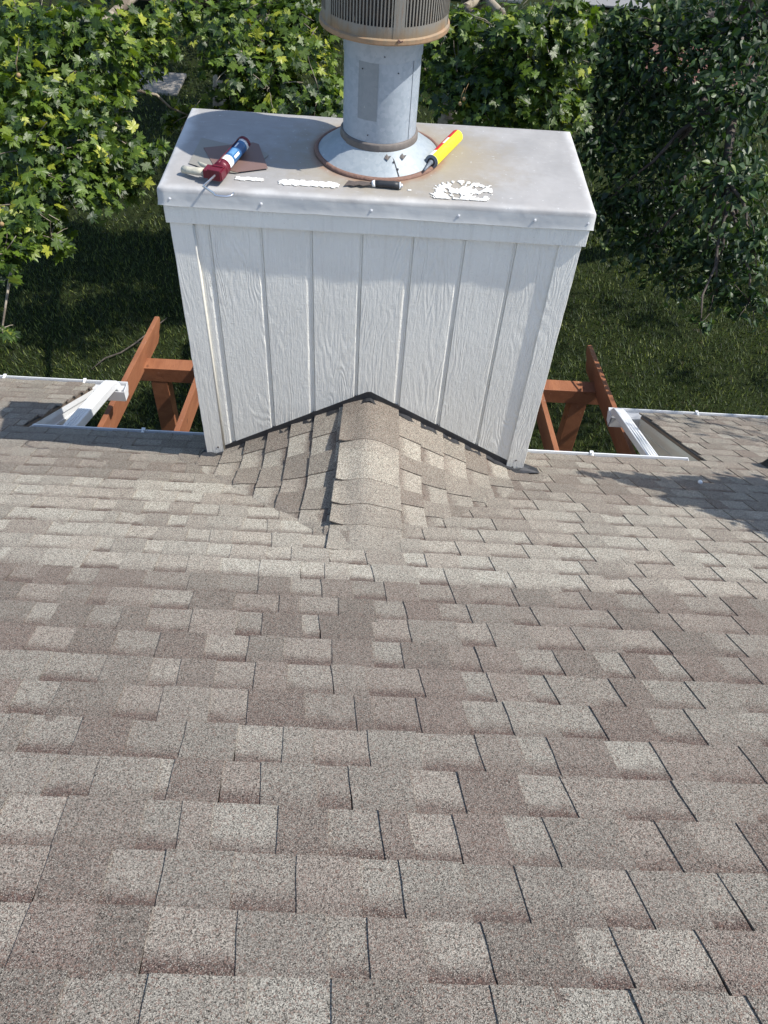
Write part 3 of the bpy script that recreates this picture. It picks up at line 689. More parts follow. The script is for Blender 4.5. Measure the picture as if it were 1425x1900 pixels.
# caulking gun lying on its side
G0 = Vector((-0.612, 0.050, ZT+0.036)); G1 = Vector((-0.545, 0.330, ZT+0.034)); ax = (G1-G0).normalized(); sd = Vector((ax.y, -ax.x, 0)); upv = Vector((0, 0, 1))
gun = empty('caulking_gun', (G0.x, G0.y, ZT), 'dark red caulking gun with a cream grip, loaded with a blue and white cartridge', 'caulking gun')
def along(t, s=0, h=0): return G0+ax*t+sd*s+upv*h
def put(o):
    o.matrix_parent_inverse = Matrix.Translation(-Vector((G0.x, G0.y, ZT))); return o
m = MB(); RC = 0.0245
def ringseg(m, t0, t1, r, a0, a1, n=16, mi=0):
    V = []; F = []
    for t in (t0, t1):
        for k in range(n+1):
            a = a0+(a1-a0)*k/n; V.append(along(t, math.sin(a)*r, math.cos(a)*r))
    for k in range(n): F.append((k, k+1, n+2+k, n+1+k))
    m.add(V, F, mi)
tube_ = MB()
TP = 2*math.pi
ringseg(tube_, 0.030, 0.082, RC, 0, TP, 32, 0); ringseg(tube_, 0.082, 0.150, RC, 0, TP, 32, 1); ringseg(tube_, 0.150, 0.200, RC, 0, TP, 32, 2); ringseg(tube_, 0.200, 0.218, RC, 0, TP, 32, 3); ringseg(tube_, 0.218, 0.240, RC, 0, TP, 32, 0)
ringseg(tube_, 0.096, 0.142, RC+0.0008, 0.9, 1.3, 5, 0); ringseg(tube_, 0.155, 0.195, RC+0.0007, -0.1, 0.15, 4, 0)
tube_.add([along(0.240, math.sin(TP*k/24)*RC, math.cos(TP*k/24)*RC) for k in range(24)], [tuple(range(24))]); 
ringseg(tube_, 0.040, 0.090, RC+0.0006, -1.25, -0.75, 4, 0); ringseg(tube_, 0.095, 0.145, RC+0.0006, -0.1, 0.7, 6, 4)
crt = put(tube_.build('cartridge', [M['whitelab'], M['blue'], M['navy'], M['blue'], m_simple('pale_blue_print', (0.10, 0.24, 0.44), 0.4, 0, 0.9, 260)], gun, smooth=True))
m = MB(); m.tube([along(0.240), along(0.252), along(0.270)], [0.010, 0.0075, 0.006], 12); put(m.build('cartridge_nozzle', m_simple('translucent_violet_cap', (0.20, 0.10, 0.22), 0.35), gun, smooth=True))
m = MB()                                                   # open cradle round the cartridge
ringseg(m, 0.012, 0.245, RC+0.0030, -2.9, -0.42, 16); ringseg(m, 0.000, 0.034, RC+0.0045, 0, TP, 30); ringseg(m, 0.232, 0.248, RC+0.0040, -3.0, 1.6, 24)

V = [along(0.0, math.sin(TP*k/24)*(RC+.0045), math.cos(TP*k/24)*(RC+.0045)) for k in range(24)]; m.add(V, [tuple(range(24))])
put(m.build('cradle', M['red'], gun, smooth=True, solid=0.0016))
m = MB()                                                   # handle body behind the cradle
def gbox(t0, t1, s0, s1, h0, h1):
    vs = [along(t, s, h) for t in (t0, t1) for s in (s0, s1) for h in (h0, h1)]
    m.add(vs, [(0, 1, 3, 2), (4, 6, 7, 5), (0, 4, 5, 1), (2, 3, 7, 6), (0, 2, 6, 4), (1, 5, 7, 3)])
gbox(-0.048, 0.002, -0.050, 0.026, -0.018, 0.014); gbox(-0.046, 0.000, -0.024, 0.020, 0.0145, 0.020); gbox(-0.052, -0.046, -0.030, 0.022, -0.020, 0.021); gbox(-0.020, -0.012, -0.024, 0.022, 0.0205, 0.024)
put(m.build('handle_body', M['red'], gun, bevel=0.0025))
m = MB(); hp = [along(-0.024, -0.048, -0.004), along(-0.022, -0.085, -0.010), along(-0.014, -0.120, -0.016), along(-0.008, -0.150, -0.019)]
m.tube(hp, [0.0155, 0.0165, 0.0150, 0.0165], 14, squash=(1, 0.85)); put(m.build('grip', M['grip'], gun, smooth=True))
m = MB(); tp = [along(0.002, -0.030, -0.004), along(0.020, -0.062, -0.008), along(0.045, -0.098, -0.014), along(0.064, -0.118, -0.017)]
m.tube(tp, [0.010, 0.0095, 0.0080, 0.0045], 8, squash=(0.9, 1.0)); put(m.build('trigger', M['grip'], gun, smooth=True))
m = MB(); rp = [along(0.02, 0.0, 0), along(-0.06, 0.0, 0.002), along(-0.15, -0.004, 0.004), Vector((-0.602, -0.150, ZT+0.040))]
e = rp[-1]; rp = rp[:3]+[e+Vector((0, 0.006, 0)), e+Vector((0.004, -0.004, 0)), e+Vector((0.014, -0.008, 0)), e+Vector((0.045, -0.006, -0.002)), e+Vector((0.062, 0.000, 0.0)), e+Vector((0.070, 0.013, 0.004))]
m.tube(rp, 0.0042, 10); put(m.build('plunger_rod', M['steel'], gun, smooth=True))

# yellow cartridge
Y0 = Vector((0.203, 0.246, ZT+0.027)); Y1 = Vector((0.318, 0.500, ZT+0.027)); yx = (Y1-Y0).normalized(); ys = Vector((yx.y, -yx.x, 0))
yt = empty('sealant_tube', (Y0.x, Y0.y, ZT), 'yellow and red sealant cartridge leaning its grey nozzle on the flue base', 'sealant tube')
def put2(o): o.matrix_parent_inverse = Matrix.Translation(-Vector((Y0.x, Y0.y, ZT))); return o
def yr(m, t0, t1, r0_, r1_, a0, a1, n, mi):
    V = []; F = []
    for t, r_ in ((t0, r0_), (t1, r1_)):
        for k in range(n+1):
            a = a0+(a1-a0)*k/n; V.append(Y0+yx*t+ys*(math.sin(a)*r_)+upv*(math.cos(a)*r_))
    for k in range(n): F.append((k, k+1, n+2+k, n+1+k))
    m.add(V, F, mi)
LY = (Y1-Y0).length; m = MB(); rY = 0.0265
yr(m, 0.004, LY-0.002, rY, rY, 0.0, 5.23, 40, 0); yr(m, 0.055, LY-0.002, rY, rY, -1.0532, 0.0, 10, 1); yr(m, 0.004, 0.055, rY, rY, -1.0532, 0.0, 10, 2)
yr(m, LY-0.002, LY, rY, rY-0.002, 0, TP, 40, 3); yr(m, LY, LY-0.004, rY-0.002, 0.0, 0, TP, 40, 0); yr(m, 0.0, 0.004, rY+0.001, rY+0.001, 0, TP, 40, 3); yr(m, 0.0, 0.0, rY+0.001, 0.020, 0, TP, 40, 3)
yr(m, 0.075, 0.20, rY+0.0004, rY+0.0004, 0.35, 0.60, 4, 4); yr(m, 0.13, 0.19, rY+0.0004, rY+0.0004, -0.35, 0.0, 4, 2)
put2(m.build('cartridge', [M['yellow'], M['redlab'], M['whitelab'], M['greypl'], m_simple('amber_print', (0.75, 0.55, 0.03), 0.4, 0, 0.5, 260)], yt, smooth=True))
m = MB(); yr(m, 0.0, -0.002, 0.020, 0.017, 0, TP, 30, 0); yr(m, -0.002, -0.002, 0.017, 0.010, 0, TP, 30, 1); yr(m, -0.002, -0.012, 0.010, 0.0085, 0, TP, 24, 0)
m.tube([Y0-yx*0.010, Y0-yx*0.035-upv*0.003, Y0-yx*0.070-upv*0.006], [0.0085, 0.0062, 0.0042], 14); put2(m.build('nozzle', [M['greypl'], M['dark']], yt, smooth=True))

# painter's scraper
sc_ = empty('scraper', (0, 0.07, ZT), 'small scraper with black rubber handle and stained blade in front of the flue', 'scraper')
def put3(o): o.matrix_parent_inverse = Matrix.Translation(-Vector((0, 0.07, ZT))); return o
m = MB(); z = ZT+0.008
m.prism([(-0.137, 0.050, z-.004), (-0.118, 0.054, z-.003), (-0.104, 0.047, z-.002), (-0.080, 0.055, z), (-0.066, 0.048, z), (-0.045, 0.055, z+.001), (-0.026, 0.055, z+.002), (-0.026, 0.078, z+.002), (-0.050, 0.080, z+.001), (-0.075, 0.086, z), (-0.098, 0.080, z-.001), (-0.122, 0.090, z-.003)][::-1], (0, 0, 0.002)); put3(m.build('blade', M['blade'], sc_))
m = MB(); m.tube([(-0.030, 0.066, z+.002), (-0.018, 0.066, z+.004)], [0.011, 0.0135], 14); put3(m.build('ferrule', M['whitelab'], sc_, smooth=True)); m = MB(); m.tube([(0.076, 0.061, z+.004), (0.081, 0.061, z+.004)], [0.0135, 0.0135], 14); put3(m.build('ferrule', M['whitelab'], sc_, smooth=True))
m = MB(); m.tube([(-0.018, 0.066, z+.004), (0.0, 0.065, z+.0045), (0.03, 0.0635, z+.005), (0.055, 0.062, z+.0045), (0.076, 0.061, z+.004)], [0.0120, 0.0135, 0.0125, 0.0145, 0.0135], 16); put3(m.build('handle', M['rubber'], sc_, smooth=True))
m = MB(); m.tube([(0.081, 0.061, z+.004), (0.090, 0.0605, z+.004)], [0.0095, 0.0070], 12); put3(m.build('butt_cap', M['steel'], sc_, smooth=True))
# pebble on the right slope
m = MB(); m.lathe((1.755, -0.035, T*0.035+0.016), [(0.0, 0.010), (0.009, 0.008), (0.013, 0.0), (0.010, -0.007), (0.0, -0.009)], 9); tag(m.build('pebble', M['screw'], smooth=True), 'tiny white chip on the shaded shingles right of the chimney', 'pebble')

# ================================================================= PERGOLA
perg = empty('pergola', (0, 2.2, GZ), 'red brown timber pergola showing on both sides behind the chimney', 'pergola')
def putp(o): o.matrix_parent_inverse = Matrix.Translation(-Vector((0, 2.2, GZ))); return o
ZR0, SR = -1.045, 0.16
def rafter(x, y1):
    def zt(y): return ZR0-SR*(y-1.4)
    m = MB(); y0 = 0.02; hgt = 0.19
    pr = [(y0, zt(y0)), (y1, zt(y1)), (y1+0.012, zt(y1)-0.03), (y1-0.015, zt(y1)-0.075), (y1-0.085, zt(y1)-0.105), (y1-0.10, zt(y1)-0.14), (y1-0.17, zt(y1)-0.165), (y1-0.20, zt(y1-0.2)-hgt), (y0, zt(y0)-hgt)]
    m.prism([(x-0.020, a, b) for a, b in pr], (0.040, 0, 0)); putp(m.build('rafter', M['wood'], perg, bevel=0.003))
for x, y1 in ((-1.925, 3.02), (-1.375, 3.0), (-0.70, 3.0), (0.0, 3.0), (0.70, 3.0), (1.395, 3.0), (1.965, 2.93)): rafter(x, y1)
zb = ZR0-SR*(2.42-1.4)-0.19+0.045
m = MB(); m.box((-1.985, 2.35, zb-0.14), (2.02, 2.49, zb)); putp(m.build('cross_beam', M['wood'], perg, bevel=0.004))
for x in (-1.80, 1.83):
    m = MB(); m.box((x-0.07, 2.352, GZ), (x+0.07, 2.488, zb-0.141)); putp(m.build('post', M['wood'], perg, bevel=0.004))
m = MB(); m.box((-2.0, 0.02, -1.20), (2.03, 0.06, -1.02)); putp(m.build('ledger', M['wood'], perg))

# ================================================================= GROUND AND DISTANCE
def terrain():
    N = 90; V = []; F = []
    xs_ = np.sign(np.linspace(-1, 1, N))*np.abs(np.linspace(-1, 1, N))**3*250
    for j in range(N):
        for i in range(N):
            x, y = xs_[i], xs_[j]+8; V.append((x, y, GZ+0.03*math.sin(x*0.8)+0.03*math.sin(y*0.7+x*0.3)))
    for j in range(N-1):
        for i in range(N-1): F.append((j*N+i, j*N+i+1, (j+1)*N+i+1, (j+1)*N+i))
    m = MB(); m.add(V, F); return m.build('lawn', M['ground'], smooth=True)
tag(terrain(), kind='structure')
GR = np.random.default_rng(4)
def grass():
    P = []
    for (x0, x1, y0, y1, n) in ((-7, -1.4, 2.0, 9, 60000), (1.4, 7.5, 2.0, 9.5, 65000), (-8, 9, 9, 18, 45000)):
        P.append(np.stack([GR.uniform(x0, x1, n), GR.uniform(y0, y1, n)], 1))
    P = np.concatenate(P); n = len(P)
    dens = np.sin(P[:, 0]*3.1+np.sin(P[:, 1]*2.3)*1.5)*np.sin(P[:, 1]*2.7+P[:, 0])+GR.normal(0, .6, n); P = P[dens > -0.9]; n = len(P)
    az = GR.uniform(0, 2*np.pi, n); ln = GR.uniform(0.035, 0.085, n); lean = GR.uniform(0.2, 1.0, n)
    d = np.stack([np.cos(az), np.sin(az)], 1); s_ = np.stack([-np.sin(az), np.cos(az)], 1)*0.006*(1+(P[:, 1:2] > 9))
    z0 = GZ+0.03*np.sin(P[:, 0]*0.8)+0.03*np.sin(P[:, 1]*0.7+P[:, 0]*0.3)
    a = np.column_stack([P-s_, z0]); b = np.column_stack([P+s_, z0]); c = np.column_stack([P+d*(ln*lean)[:, None], z0+ln*np.sqrt(1.2-lean**2*0.9)])
    V = np.stack([a, b, c], 1).reshape(-1, 3); r = GR.random(n)**1.3
    D = np.zeros((n*3, 4)); D[:, 0] = np.repeat(r, 3); D[:, 1] = 0.5
    return bulk('grass', V, (np.arange(n*3), np.full(n, 3)), M['grass'], 'leaf', D)
tag(grass(), kind='stuff')
m = MB(); m.box((-6.6, 14.0, GZ-0.05), (-4.2, 15.1, GZ+0.075)); tag(m.build('patio_slab', M['conc'], bevel=0.02), 'shaded concrete slab on the lawn behind the left tree', 'patio slab')
m = MB(); V = [(x, y) for x, y in ((6.0, 16.9), (7.4, 16.1), (8.9, 16.6), (9.0, 18.8), (6.6, 18.9))]; m.prism([(a, b, GZ-0.02) for a, b in V], (0, 0, 0.09)); tag(m.build('mulch_bed', M['mulch']), kind='structure')
m = MB(); m.tube([(5.95, 17.0, GZ+0.06), (6.6, 16.45, GZ+0.06), (7.4, 16.02, GZ+0.06), (8.2, 16.2, GZ+0.06), (9.0, 16.55, GZ+0.06)], 0.07, 8); tag(m.build('bed_edging', M['conc'], smooth=True), 'pale curb edging the red mulch bed far behind the right tree', 'edging')
m = MB(); m.box((5.2, 21.6, GZ+0.03), (7.2, 34, GZ+0.065)); tag(m.build('driveway', m_simple('pale_driveway', (0.20, 0.20, 0.20), 0.9, 0, 0.1, 5)), kind='structure')
nb = empty('neighbour_house', (-1, 24, GZ), 'grey sided neighbouring house glimpsed through the leaves at the top edge', 'house')
def putn(o): o.matrix_parent_inverse = Matrix.Translation(-Vector((-1, 24, GZ))); return o
m = MB()
m.box((-9, 21.5, GZ), (3.6, 30, GZ+3.0))
for k in range(14): m.box((-9.02, 21.46, GZ+0.06+k*0.2), (3.62, 21.499, GZ+0.235+k*0.2))
putn(m.build('wall', M['wall'], nb))
for x in (-7.0, -3.4, 0.2, 2.2):
    m = MB(); m.box((x, 21.40, GZ+0.9), (x+1.1, 21.455, GZ+2.2)); fr = putn(m.build('window', M['white'], nb))
    m = MB(); m.box((x+.07, 21.385, GZ+0.97), (x+.53, 21.398, GZ+2.13)); m.box((x+.57, 21.385, GZ+0.97), (x+1.03, 21.398, GZ+2.13)); pn_ = m.build('pane', M['glass'], fr)
m = MB(); m.prism([(-9.6, 20.9, GZ+2.9), (4.2, 20.9, GZ+2.9), (4.2, 25.7, GZ+5.2), (-9.6, 25.7, GZ+5.2)], (0, 0, 0.12)); m.prism([(-9.6, 25.7, GZ+5.2), (4.2, 25.7, GZ+5.2), (4.2, 30.6, GZ+2.9), (-9.6, 30.6, GZ+2.9)], (0, 0, 0.12)); putn(m.build('roof', M['roofgrey'], nb))
m = MB(); m.box((-6.3, 18.6, GZ+0.35), (-4.2, 21.3, GZ+0.45))
for x in np.arange(-6.3, -4.15, 0.14): m.box((x, 18.6, GZ+0.45), (x+0.04, 18.64, GZ+1.25))
m.box((-6.3, 18.58, GZ+1.25), (-4.2, 18.66, GZ+1.30)); m.box((-6.3, 18.6, GZ), (-6.2, 18.7, GZ+.35)); m.box((-4.3, 18.6, GZ), (-4.2, 18.7, GZ+.35)); putn(m.build('porch', m_simple('dark_brown_deck', (0.09, 0.06, 0.045), 0.7), nb))

# ================================================================= TREES
half = [(0, 1.0), (9, 0.78), (17, 0.66), (21, 0.70), (27, 0.44), (38, 0.70), (47, 0.66), (53, 0.92), (60, 0.66), (70, 0.58), (76, 0.40), (92, 0.56), (104, 0.66), (118, 0.44), (145, 0.34), (168, 0.22)]
lob = [(math.sin(R(a))*r_, math.cos(R(a))*r_) for a, r_ in half]+[(0, -0.05)]+[(-math.sin(R(a))*r_, math.cos(R(a))*r_) for a, r_ in half[::-1][:-1]]
def leaf_lobed():
    P = [(0, 0.16)]+lob; V = []; s = []
    for x, y in P: V.append((x, y, -0.16*(x*x+y*y)+0.10*abs(x))); s.append(min(1, abs(x)*3))
    n = len(lob); F = [(0, 1+i, 1+(i+1) % n) for i in range(n)]
    return np.array(V), F, np.array(s)
def leaf_ovate():
    pts = [(0, -0.62), (0.30, -0.40), (0.40, -0.10), (0.27, 0.25), (0.0, 0.80), (-0.27, 0.25), (-0.40, -0.10), (-0.30, -0.40)]
    V = [(x, y, 0.28*abs(x)-0.10*y*y) for x, y in pts]; V += [(0, -0.1, 0)]
    F = [(8, i, (i+1) % 8) for i in range(8)]
    return np.array(V), F, np.array([min(1, abs(v[0])*3) for v in V])
def crown(name, C, shape, size, dens, mat, parent, seed, up=0.9, droop=0.5, hue=None):
    rg = np.random.default_rng(seed); LV, LF, LS = shape; Ps, Os, Hs = [], [], []
    for (x, y, z, r, k) in C:
        n = max(6, int(dens*k*(r/size)**2*4)); nt = max(3, int(n/9))
        tw = rg.normal(size=(nt, 3)); tw /= np.linalg.norm(tw, axis=1)[:, None]; tw[:, 2] = tw[:, 2]*0.7
        id_ = rg.integers(0, nt, n); t_ = rg.random(n)**0.55
        p = np.array([x, y, z])+tw[id_]*(r*t_)[:, None]*np.array([1.08, 1.08, 0.85])+rg.normal(size=(n, 3))*r*0.13
        p[:, 2] -= 0.25*r*t_**2
        Ps.append(p); Os.append(tw[id_]); Hs.append(np.full(n, rg.uniform(-0.12, 0.12)))
    P = np.concatenate(Ps); O = np.concatenate(Os); H = np.concatenate(Hs); n = len(P)
    N = O*0.45+np.array([0.12, -0.18, up])+rg.normal(size=(n, 3))*0.60; N /= np.linalg.norm(N, axis=1)[:, None]
    Tn = O+rg.normal(size=(n, 3))*0.8+np.array([0, 0, -droop]); Tn -= N*(Tn*N).sum(1)[:, None]; Tn /= np.linalg.norm(Tn, axis=1)[:, None]
    B = np.cross(Tn, N); S = size*rg.uniform(0.55, 1.15, n)
    curl = rg.uniform(0.3, 2.2, n)
    V = P[:, None, :]+S[:, None, None]*(LV[None, :, 0:1]*B[:, None, :]+LV[None, :, 1:2]*Tn[:, None, :]+LV[None, :, 2:3]*curl[:, None, None]*N[:, None, :])
    k = len(LV); idx = np.array(LF); F = (idx[None]+(np.arange(n)*k)[:, None, None]).reshape(-1)
    tone = np.clip(rg.random(n)**1.7*0.95+H*0.8, 0, 1); D = np.zeros((n, k, 4)); D[:, :, 0] = tone[:, None]; D[:, :, 1] = LS[None]
    return bulk(name, V.reshape(-1, 3), (F, np.full(n*len(LF), 3)), mat, 'leaf', D.reshape(-1, 4), parent), P
def limb(m, a, b, r0_, r1_, rs_, n=7, arch=0.25, seg=6):
    a, b = Vector(a), Vector(b); L = (b-a).length; pts = []
    for i in range(seg+1):
        t = i/seg; p = a.lerp(b, t); p.z += arch*L*math.sin(t*math.pi)*0.5
        if 0 < i < seg: p += Vector((rs_.uniform(-1, 1), rs_.uniform(-1, 1), rs_.uniform(-.6, .6)))*L*0.035
        pts.append(p)
    m.tube(pts, [r0_+(r1_-r0_)*(i/seg)**0.8 for i in range(seg+1)], n); return pts
def tree(name, label, cat, base, fork, C, shape, size, dens, mat, bark, seed, hubs, trunk_r=0.16, group=None, balls=(), **k):
    t = empty(name, base, label, cat, group); rs_ = random.Random(seed); inv = Matrix.Translation(-Vector(base))
    m = MB(); b = Vector(base); f = Vector(fork)
    m.tube([b-Vector((0, 0, .2)), b.lerp(f, .2)+Vector((.04, 0, 0)), b.lerp(f, .55)+Vector((-.05, .03, 0)), f], [trunk_r*1.5, trunk_r*1.08, trunk_r*0.92, trunk_r*0.7], 12)
    hp = []
    for h in hubs:
        limb(m, f, h, trunk_r*0.5, trunk_r*0.2, rs_); hp.append(Vector(h))
    for c_ in C:
        cc = Vector(c_[:3]); h = min(hp, key=lambda q: (q-cc).length); limb(m, h, cc, max(0.012, trunk_r*0.14), 0.006, rs_, 6, 0.12)
        for _ in range(5):
            d = Vector((rs_.gauss(0, 1), rs_.gauss(0, 1), rs_.gauss(0, .7))).normalized(); limb(m, cc, cc+d*c_[3]*0.95, 0.005, 0.002, rs_, 4, 0.1, 4)
    o = m.build('trunk', bark, t, smooth=True); o.matrix_parent_inverse = inv
    o, P = crown('crown', C, shape, size, dens, mat, t, seed, **k); o.matrix_parent_inverse = inv
    for q in balls:
        m = MB(); m.lathe(q, [(0.0, -0.014), (0.008, -0.0115), (0.0135, -0.004), (0.0135, 0.004), (0.008, 0.0115), (0.0, 0.014)], 12); m.tube([(q[0], q[1], q[2]+0.013), (q[0]+.004, q[1], q[2]+0.06), (q[0]+0.02, q[1]+.01, q[2]+0.10)], 0.0015, 5)
        m.build('seed_ball', M['seed'], t, smooth=True).matrix_parent_inverse = inv
    return t
LOB, OVA = leaf_lobed(), leaf_ovate()
L_ = [[-2.34, 2.75, 1.09, 0.33], [-1.98, 2.67, 1.08, 0.34], [-1.79, 3.32, 0.89, 0.28], [-2.28, 2.24, 0.87, 0.33], [-1.99, 2.34, 0.82, 0.33], [-1.89, 3.0, 0.68, 0.2], [-2.16, 1.96, 0.63, 0.32], [-1.86, 2.17, 0.59, 0.3], [-1.67, 2.33, 0.53, 0.21], [-2.17, 1.62, 0.46, 0.27], [-1.97, 1.84, 0.46, 0.25], [-1.76, 2.12, 0.41, 0.2], [-2.03, 1.58, 0.27, 0.13], [-2.19, 1.28, 0.33, 0.15], [-2.23, 1.02, -0.02, 0.07], [-2.6, 3.4, 0.64, 0.54], [-2.27, 3.15, 0.26, 0.43], [-1.64, 4.09, 0.81, 0.23]]
C_ = [[-1.16, 3.49, 0.94, 0.28], [-1.06, 3.23, 0.75, 0.25], [-0.84, 3.21, 0.61, 0.27], [-0.62, 3.5, 0.76, 0.28], [-0.48, 3.24, 0.6, 0.25], [-1.02, 4.05, 0.63, 0.3], [-0.72, 3.95, 0.87, 0.3], [-1.14, 3.32, 0.45, 0.21], [-1.58, 3.76, 0.15, 0.18]]
R_ = [[0.47, 3.57, 0.94, 0.28], [0.53, 3.19, 0.75, 0.27], [0.8, 3.26, 1.06, 0.29], [0.81, 3.07, 0.81, 0.28], [1.01, 2.95, 1.17, 0.28], [1.07, 2.93, 0.84, 0.26], [0.7, 3.02, 0.63, 0.22], [1.0, 2.97, 0.63, 0.22], [1.25, 3.05, 0.98, 0.22], [1.17, 2.95, 1.27, 0.21], [0.8, 4.08, 0.65, 0.56], [1.34, 3.32, 0.56, 0.23], [-0.39, 3.77, 0.28, 0.3]]
D_ = [[2.16, 4.86, 0.24, 0.52], [2.52, 4.88, 0.65, 0.58], [2.92, 4.45, 0.81, 0.56], [2.05, 4.51, -0.15, 0.4], [2.41, 4.07, -0.13, 0.44], [2.79, 4.29, 0.18, 0.5], [2.88, 3.71, 0.58, 0.47], [2.08, 3.91, -0.46, 0.32], [2.35, 3.42, -0.54, 0.31], [2.72, 3.61, -0.37, 0.43], [2.79, 3.14, 0.2, 0.44], [2.85, 2.63, -0.01, 0.33], [2.71, 2.58, -0.45, 0.24], [2.9, 2.38, -0.41, 0.19], [2.49, 2.16, -0.48, 0.11], [2.15, 5.27, 0.51, 0.48], [2.74, 5.15, 0.02, 0.68], [2.45, 4.28, -0.64, 0.46], [2.68, 3.36, -0.85, 0.27], [2.98, 2.98, -0.39, 0.3], [2.74, 3.08, -0.42, 0.3]]
K = lambda A, k=1.0: [c+[k] for c in A]
rs = random.Random(21)
hi = [[rs.uniform(-3.6, -0.2), rs.uniform(5.2, 8.2), rs.uniform(1.5, 3.8), rs.uniform(0.45, 0.7), 0.45] for _ in range(42)]
hi += [[rs.uniform(-5.0, 0.2), rs.uniform(9, 16.5), rs.uniform(0.6, 4.0), rs.uniform(0.7, 1.0), 0.22] for _ in range(60)]      # unseen crown clumps above the frame, added to shade the lawn
tree('maple_tree', 'broad leaved tree with large lobed leaves filling the upper left, left of the flue', 'tree', (-2.3, 8.6, GZ), (-2.0, 8.0, -0.3),
     K(L_)+K(C_)+hi, LOB, 0.060, 4.2, M['maple'], M['bark'], 31, [(-2.3, 3.4, 0.55), (-1.9, 4.6, 0.7), (-0.9, 4.4, 0.5), (-2.0, 6.5, 2.2), (-0.8, 6.2, 2.4), (-3.3, 6.6, 2.4)], 0.17, balls=((-2.197, 2.15, 1.0), (-2.18, 1.33, 0.49)))
hi = [[rs.uniform(0.0, 2.4), rs.uniform(5.4, 8.2), rs.uniform(1.7, 3.8), rs.uniform(0.45, 0.7), 0.45] for _ in range(22)]
hi += [[rs.uniform(0.5, 3.6), rs.uniform(9, 14), rs.uniform(0.6, 4.0), rs.uniform(0.7, 1.0), 0.22] for _ in range(26)]  # more unseen clumps, added to shade the ground
tree('maple_tree', 'bright green lobed leaved tree right behind the chimney, right of the flue pipe', 'tree', (0.9, 8.8, GZ), (0.9, 7.6, -0.4),
     K(R_)+hi, LOB, 0.060, 4.2, M['maple'], M['bark'], 57, [(0.8, 4.3, 0.5), (1.0, 3.8, 0.7), (0.8, 6.4, 2.2), (1.7, 6.6, 2.6)], 0.14, balls=((0.553, 2.80, 0.78), (0.529, 2.79, 0.75)))
hi = []  # unseen clumps beyond the frame, added to shade this tree and the lawn
for _ in range(46):
    hi.append([rs.uniform(3.0, 7.5), rs.uniform(3.6, 8.2), rs.uniform(1.4, 4.6), rs.uniform(0.5, 0.85), 0.14])
for _ in range(9):
    hi.append([rs.uniform(6.2, 10.0), rs.uniform(3.0, 8.4), rs.uniform(0.4, 4.2), rs.uniform(0.35, 0.6), 0.5])
tree('poplar_tree', 'dark drooping tree with small pointed leaves filling the upper right', 'tree', (4.6, 9.4, GZ), (4.0, 7.2, -0.2),
     K(D_)+hi, OVA, 0.062, 2.6, M['poplar'], M['bark2'], 77, [(2.6, 4.9, 0.5), (2.6, 3.9, 0.3), (2.7, 3.2, 0.2), (4.2, 6.0, 2.5), (5.6, 5.0, 2.8), (6.0, 7.0, 3.0)], 0.16, droop=1.1, up=0.55)
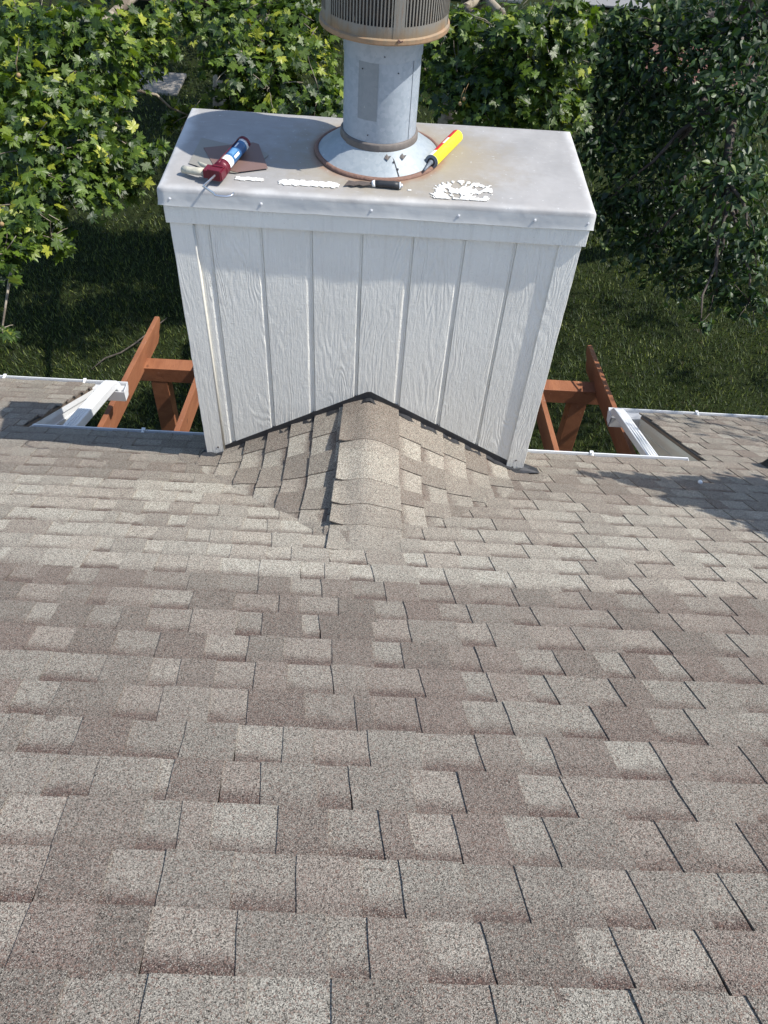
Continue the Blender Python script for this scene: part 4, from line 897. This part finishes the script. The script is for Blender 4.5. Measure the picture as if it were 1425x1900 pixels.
# unseen tree added right of the frame, leaf clumps shaped to shade the right slope
SD = Vector((0.74, -0.095, 1.0)); sh = []
for (x, y, r_, k_) in ((1.20, 0.0, 0.05, 1.75), (1.33, -0.03, 0.08, 1.75), (1.50, -0.07, 0.11, 1.8), (1.60, -0.27, 0.14, 1.8), (1.78, -0.12, 0.17, 1.8), (1.80, -0.45, 0.19, 1.85), (2.1, -0.17, 0.24, 1.9),
                       (2.1, -0.55, 0.28, 1.9), (1.93, -0.70, 0.16, 1.9), (2.45, -0.28, 0.34, 1.9), (2.5, -0.75, 0.34, 1.9), (2.9, -0.5, 0.42, 2.0), (3.3, -0.6, 0.45, 2.0)):
    p = Vector((x, y, -T*y))+SD*k_; sh.append([p.x, p.y, p.z, r_, 4.5])
rs = random.Random(2)
sh += [[rs.uniform(5.2, 7.5), rs.uniform(-1.5, 1.5), rs.uniform(2.0, 4.2), 0.6, 0.12] for _ in range(14)]
tree('added_shade_tree', 'unseen tree added beside the house to shade the roof at the right edge', 'tree', (7.6, 0.2, GZ), (7.0, 0.0, 1.4), sh, OVA, 0.062, 3.2, M['poplar'], M['bark2'], 91, [(4.4, -0.5, 2.0), (6.2, 0, 3.0)], 0.17)
# shrubs on the far side of the lawn
def shrub(x, y, r_, seed, label):
    t = empty('shrub', (x, y, GZ), label, 'shrub', 'dark shrubs far behind the trees'); inv = Matrix.Translation(-Vector((x, y, GZ))); rg = random.Random(seed)
    C = [[x+rg.uniform(-r_, r_)*0.9, y+rg.uniform(-.5, .5), GZ+rg.uniform(0.3, 1.5), 0.55, 0.5] for _ in range(int(6*r_))]
    m = MB()
    for c_ in C: limb(m, (x, y, GZ), c_[:3], 0.03, 0.008, rg)
    o = m.build('stem', M['bark2'], t); o.matrix_parent_inverse = inv
    o, _ = crown('foliage', C, OVA, 0.09, 0.6, M['hedge'], t, seed); o.matrix_parent_inverse = inv
for i, (x, y, r_, lb) in enumerate(((-7.5, 16.8, 1.5, 'dark shrub beyond the left end of the concrete slab'), (-3.3, 16.8, 1.3, 'dark shrub beyond the right end of the concrete slab'), (-0.6, 18.2, 1.4, 'dark shrub hidden behind the flue pipe'), (2.2, 18.6, 1.2, 'dark shrub left of the pale driveway'), (8.8, 20.5, 1.6, 'dark shrub behind the red mulch bed'))): shrub(x, y, r_, 100+i, lb)

m = MB(); m.tube([(-3.628, 5.214, GZ+.04), (-3.507, 5.428, GZ+.06), (-3.33, 5.582, GZ+.05), (-3.18, 5.773, GZ+.07), (-2.93, 6.26, GZ+.08), (-2.88, 6.40, GZ+.06)], [0.006, 0.010, 0.011, 0.010, 0.008, 0.004], 6)
m.tube([(-3.18, 5.773, GZ+.07), (-3.02, 5.80, GZ+.08), (-2.9, 5.95, GZ+.06)], [0.007, 0.005, 0.003], 5)
tag(m.build('fallen_branch', M['bark2'], smooth=True), 'thin bare branch lying on the grass left of the pergola', 'fallen branch')
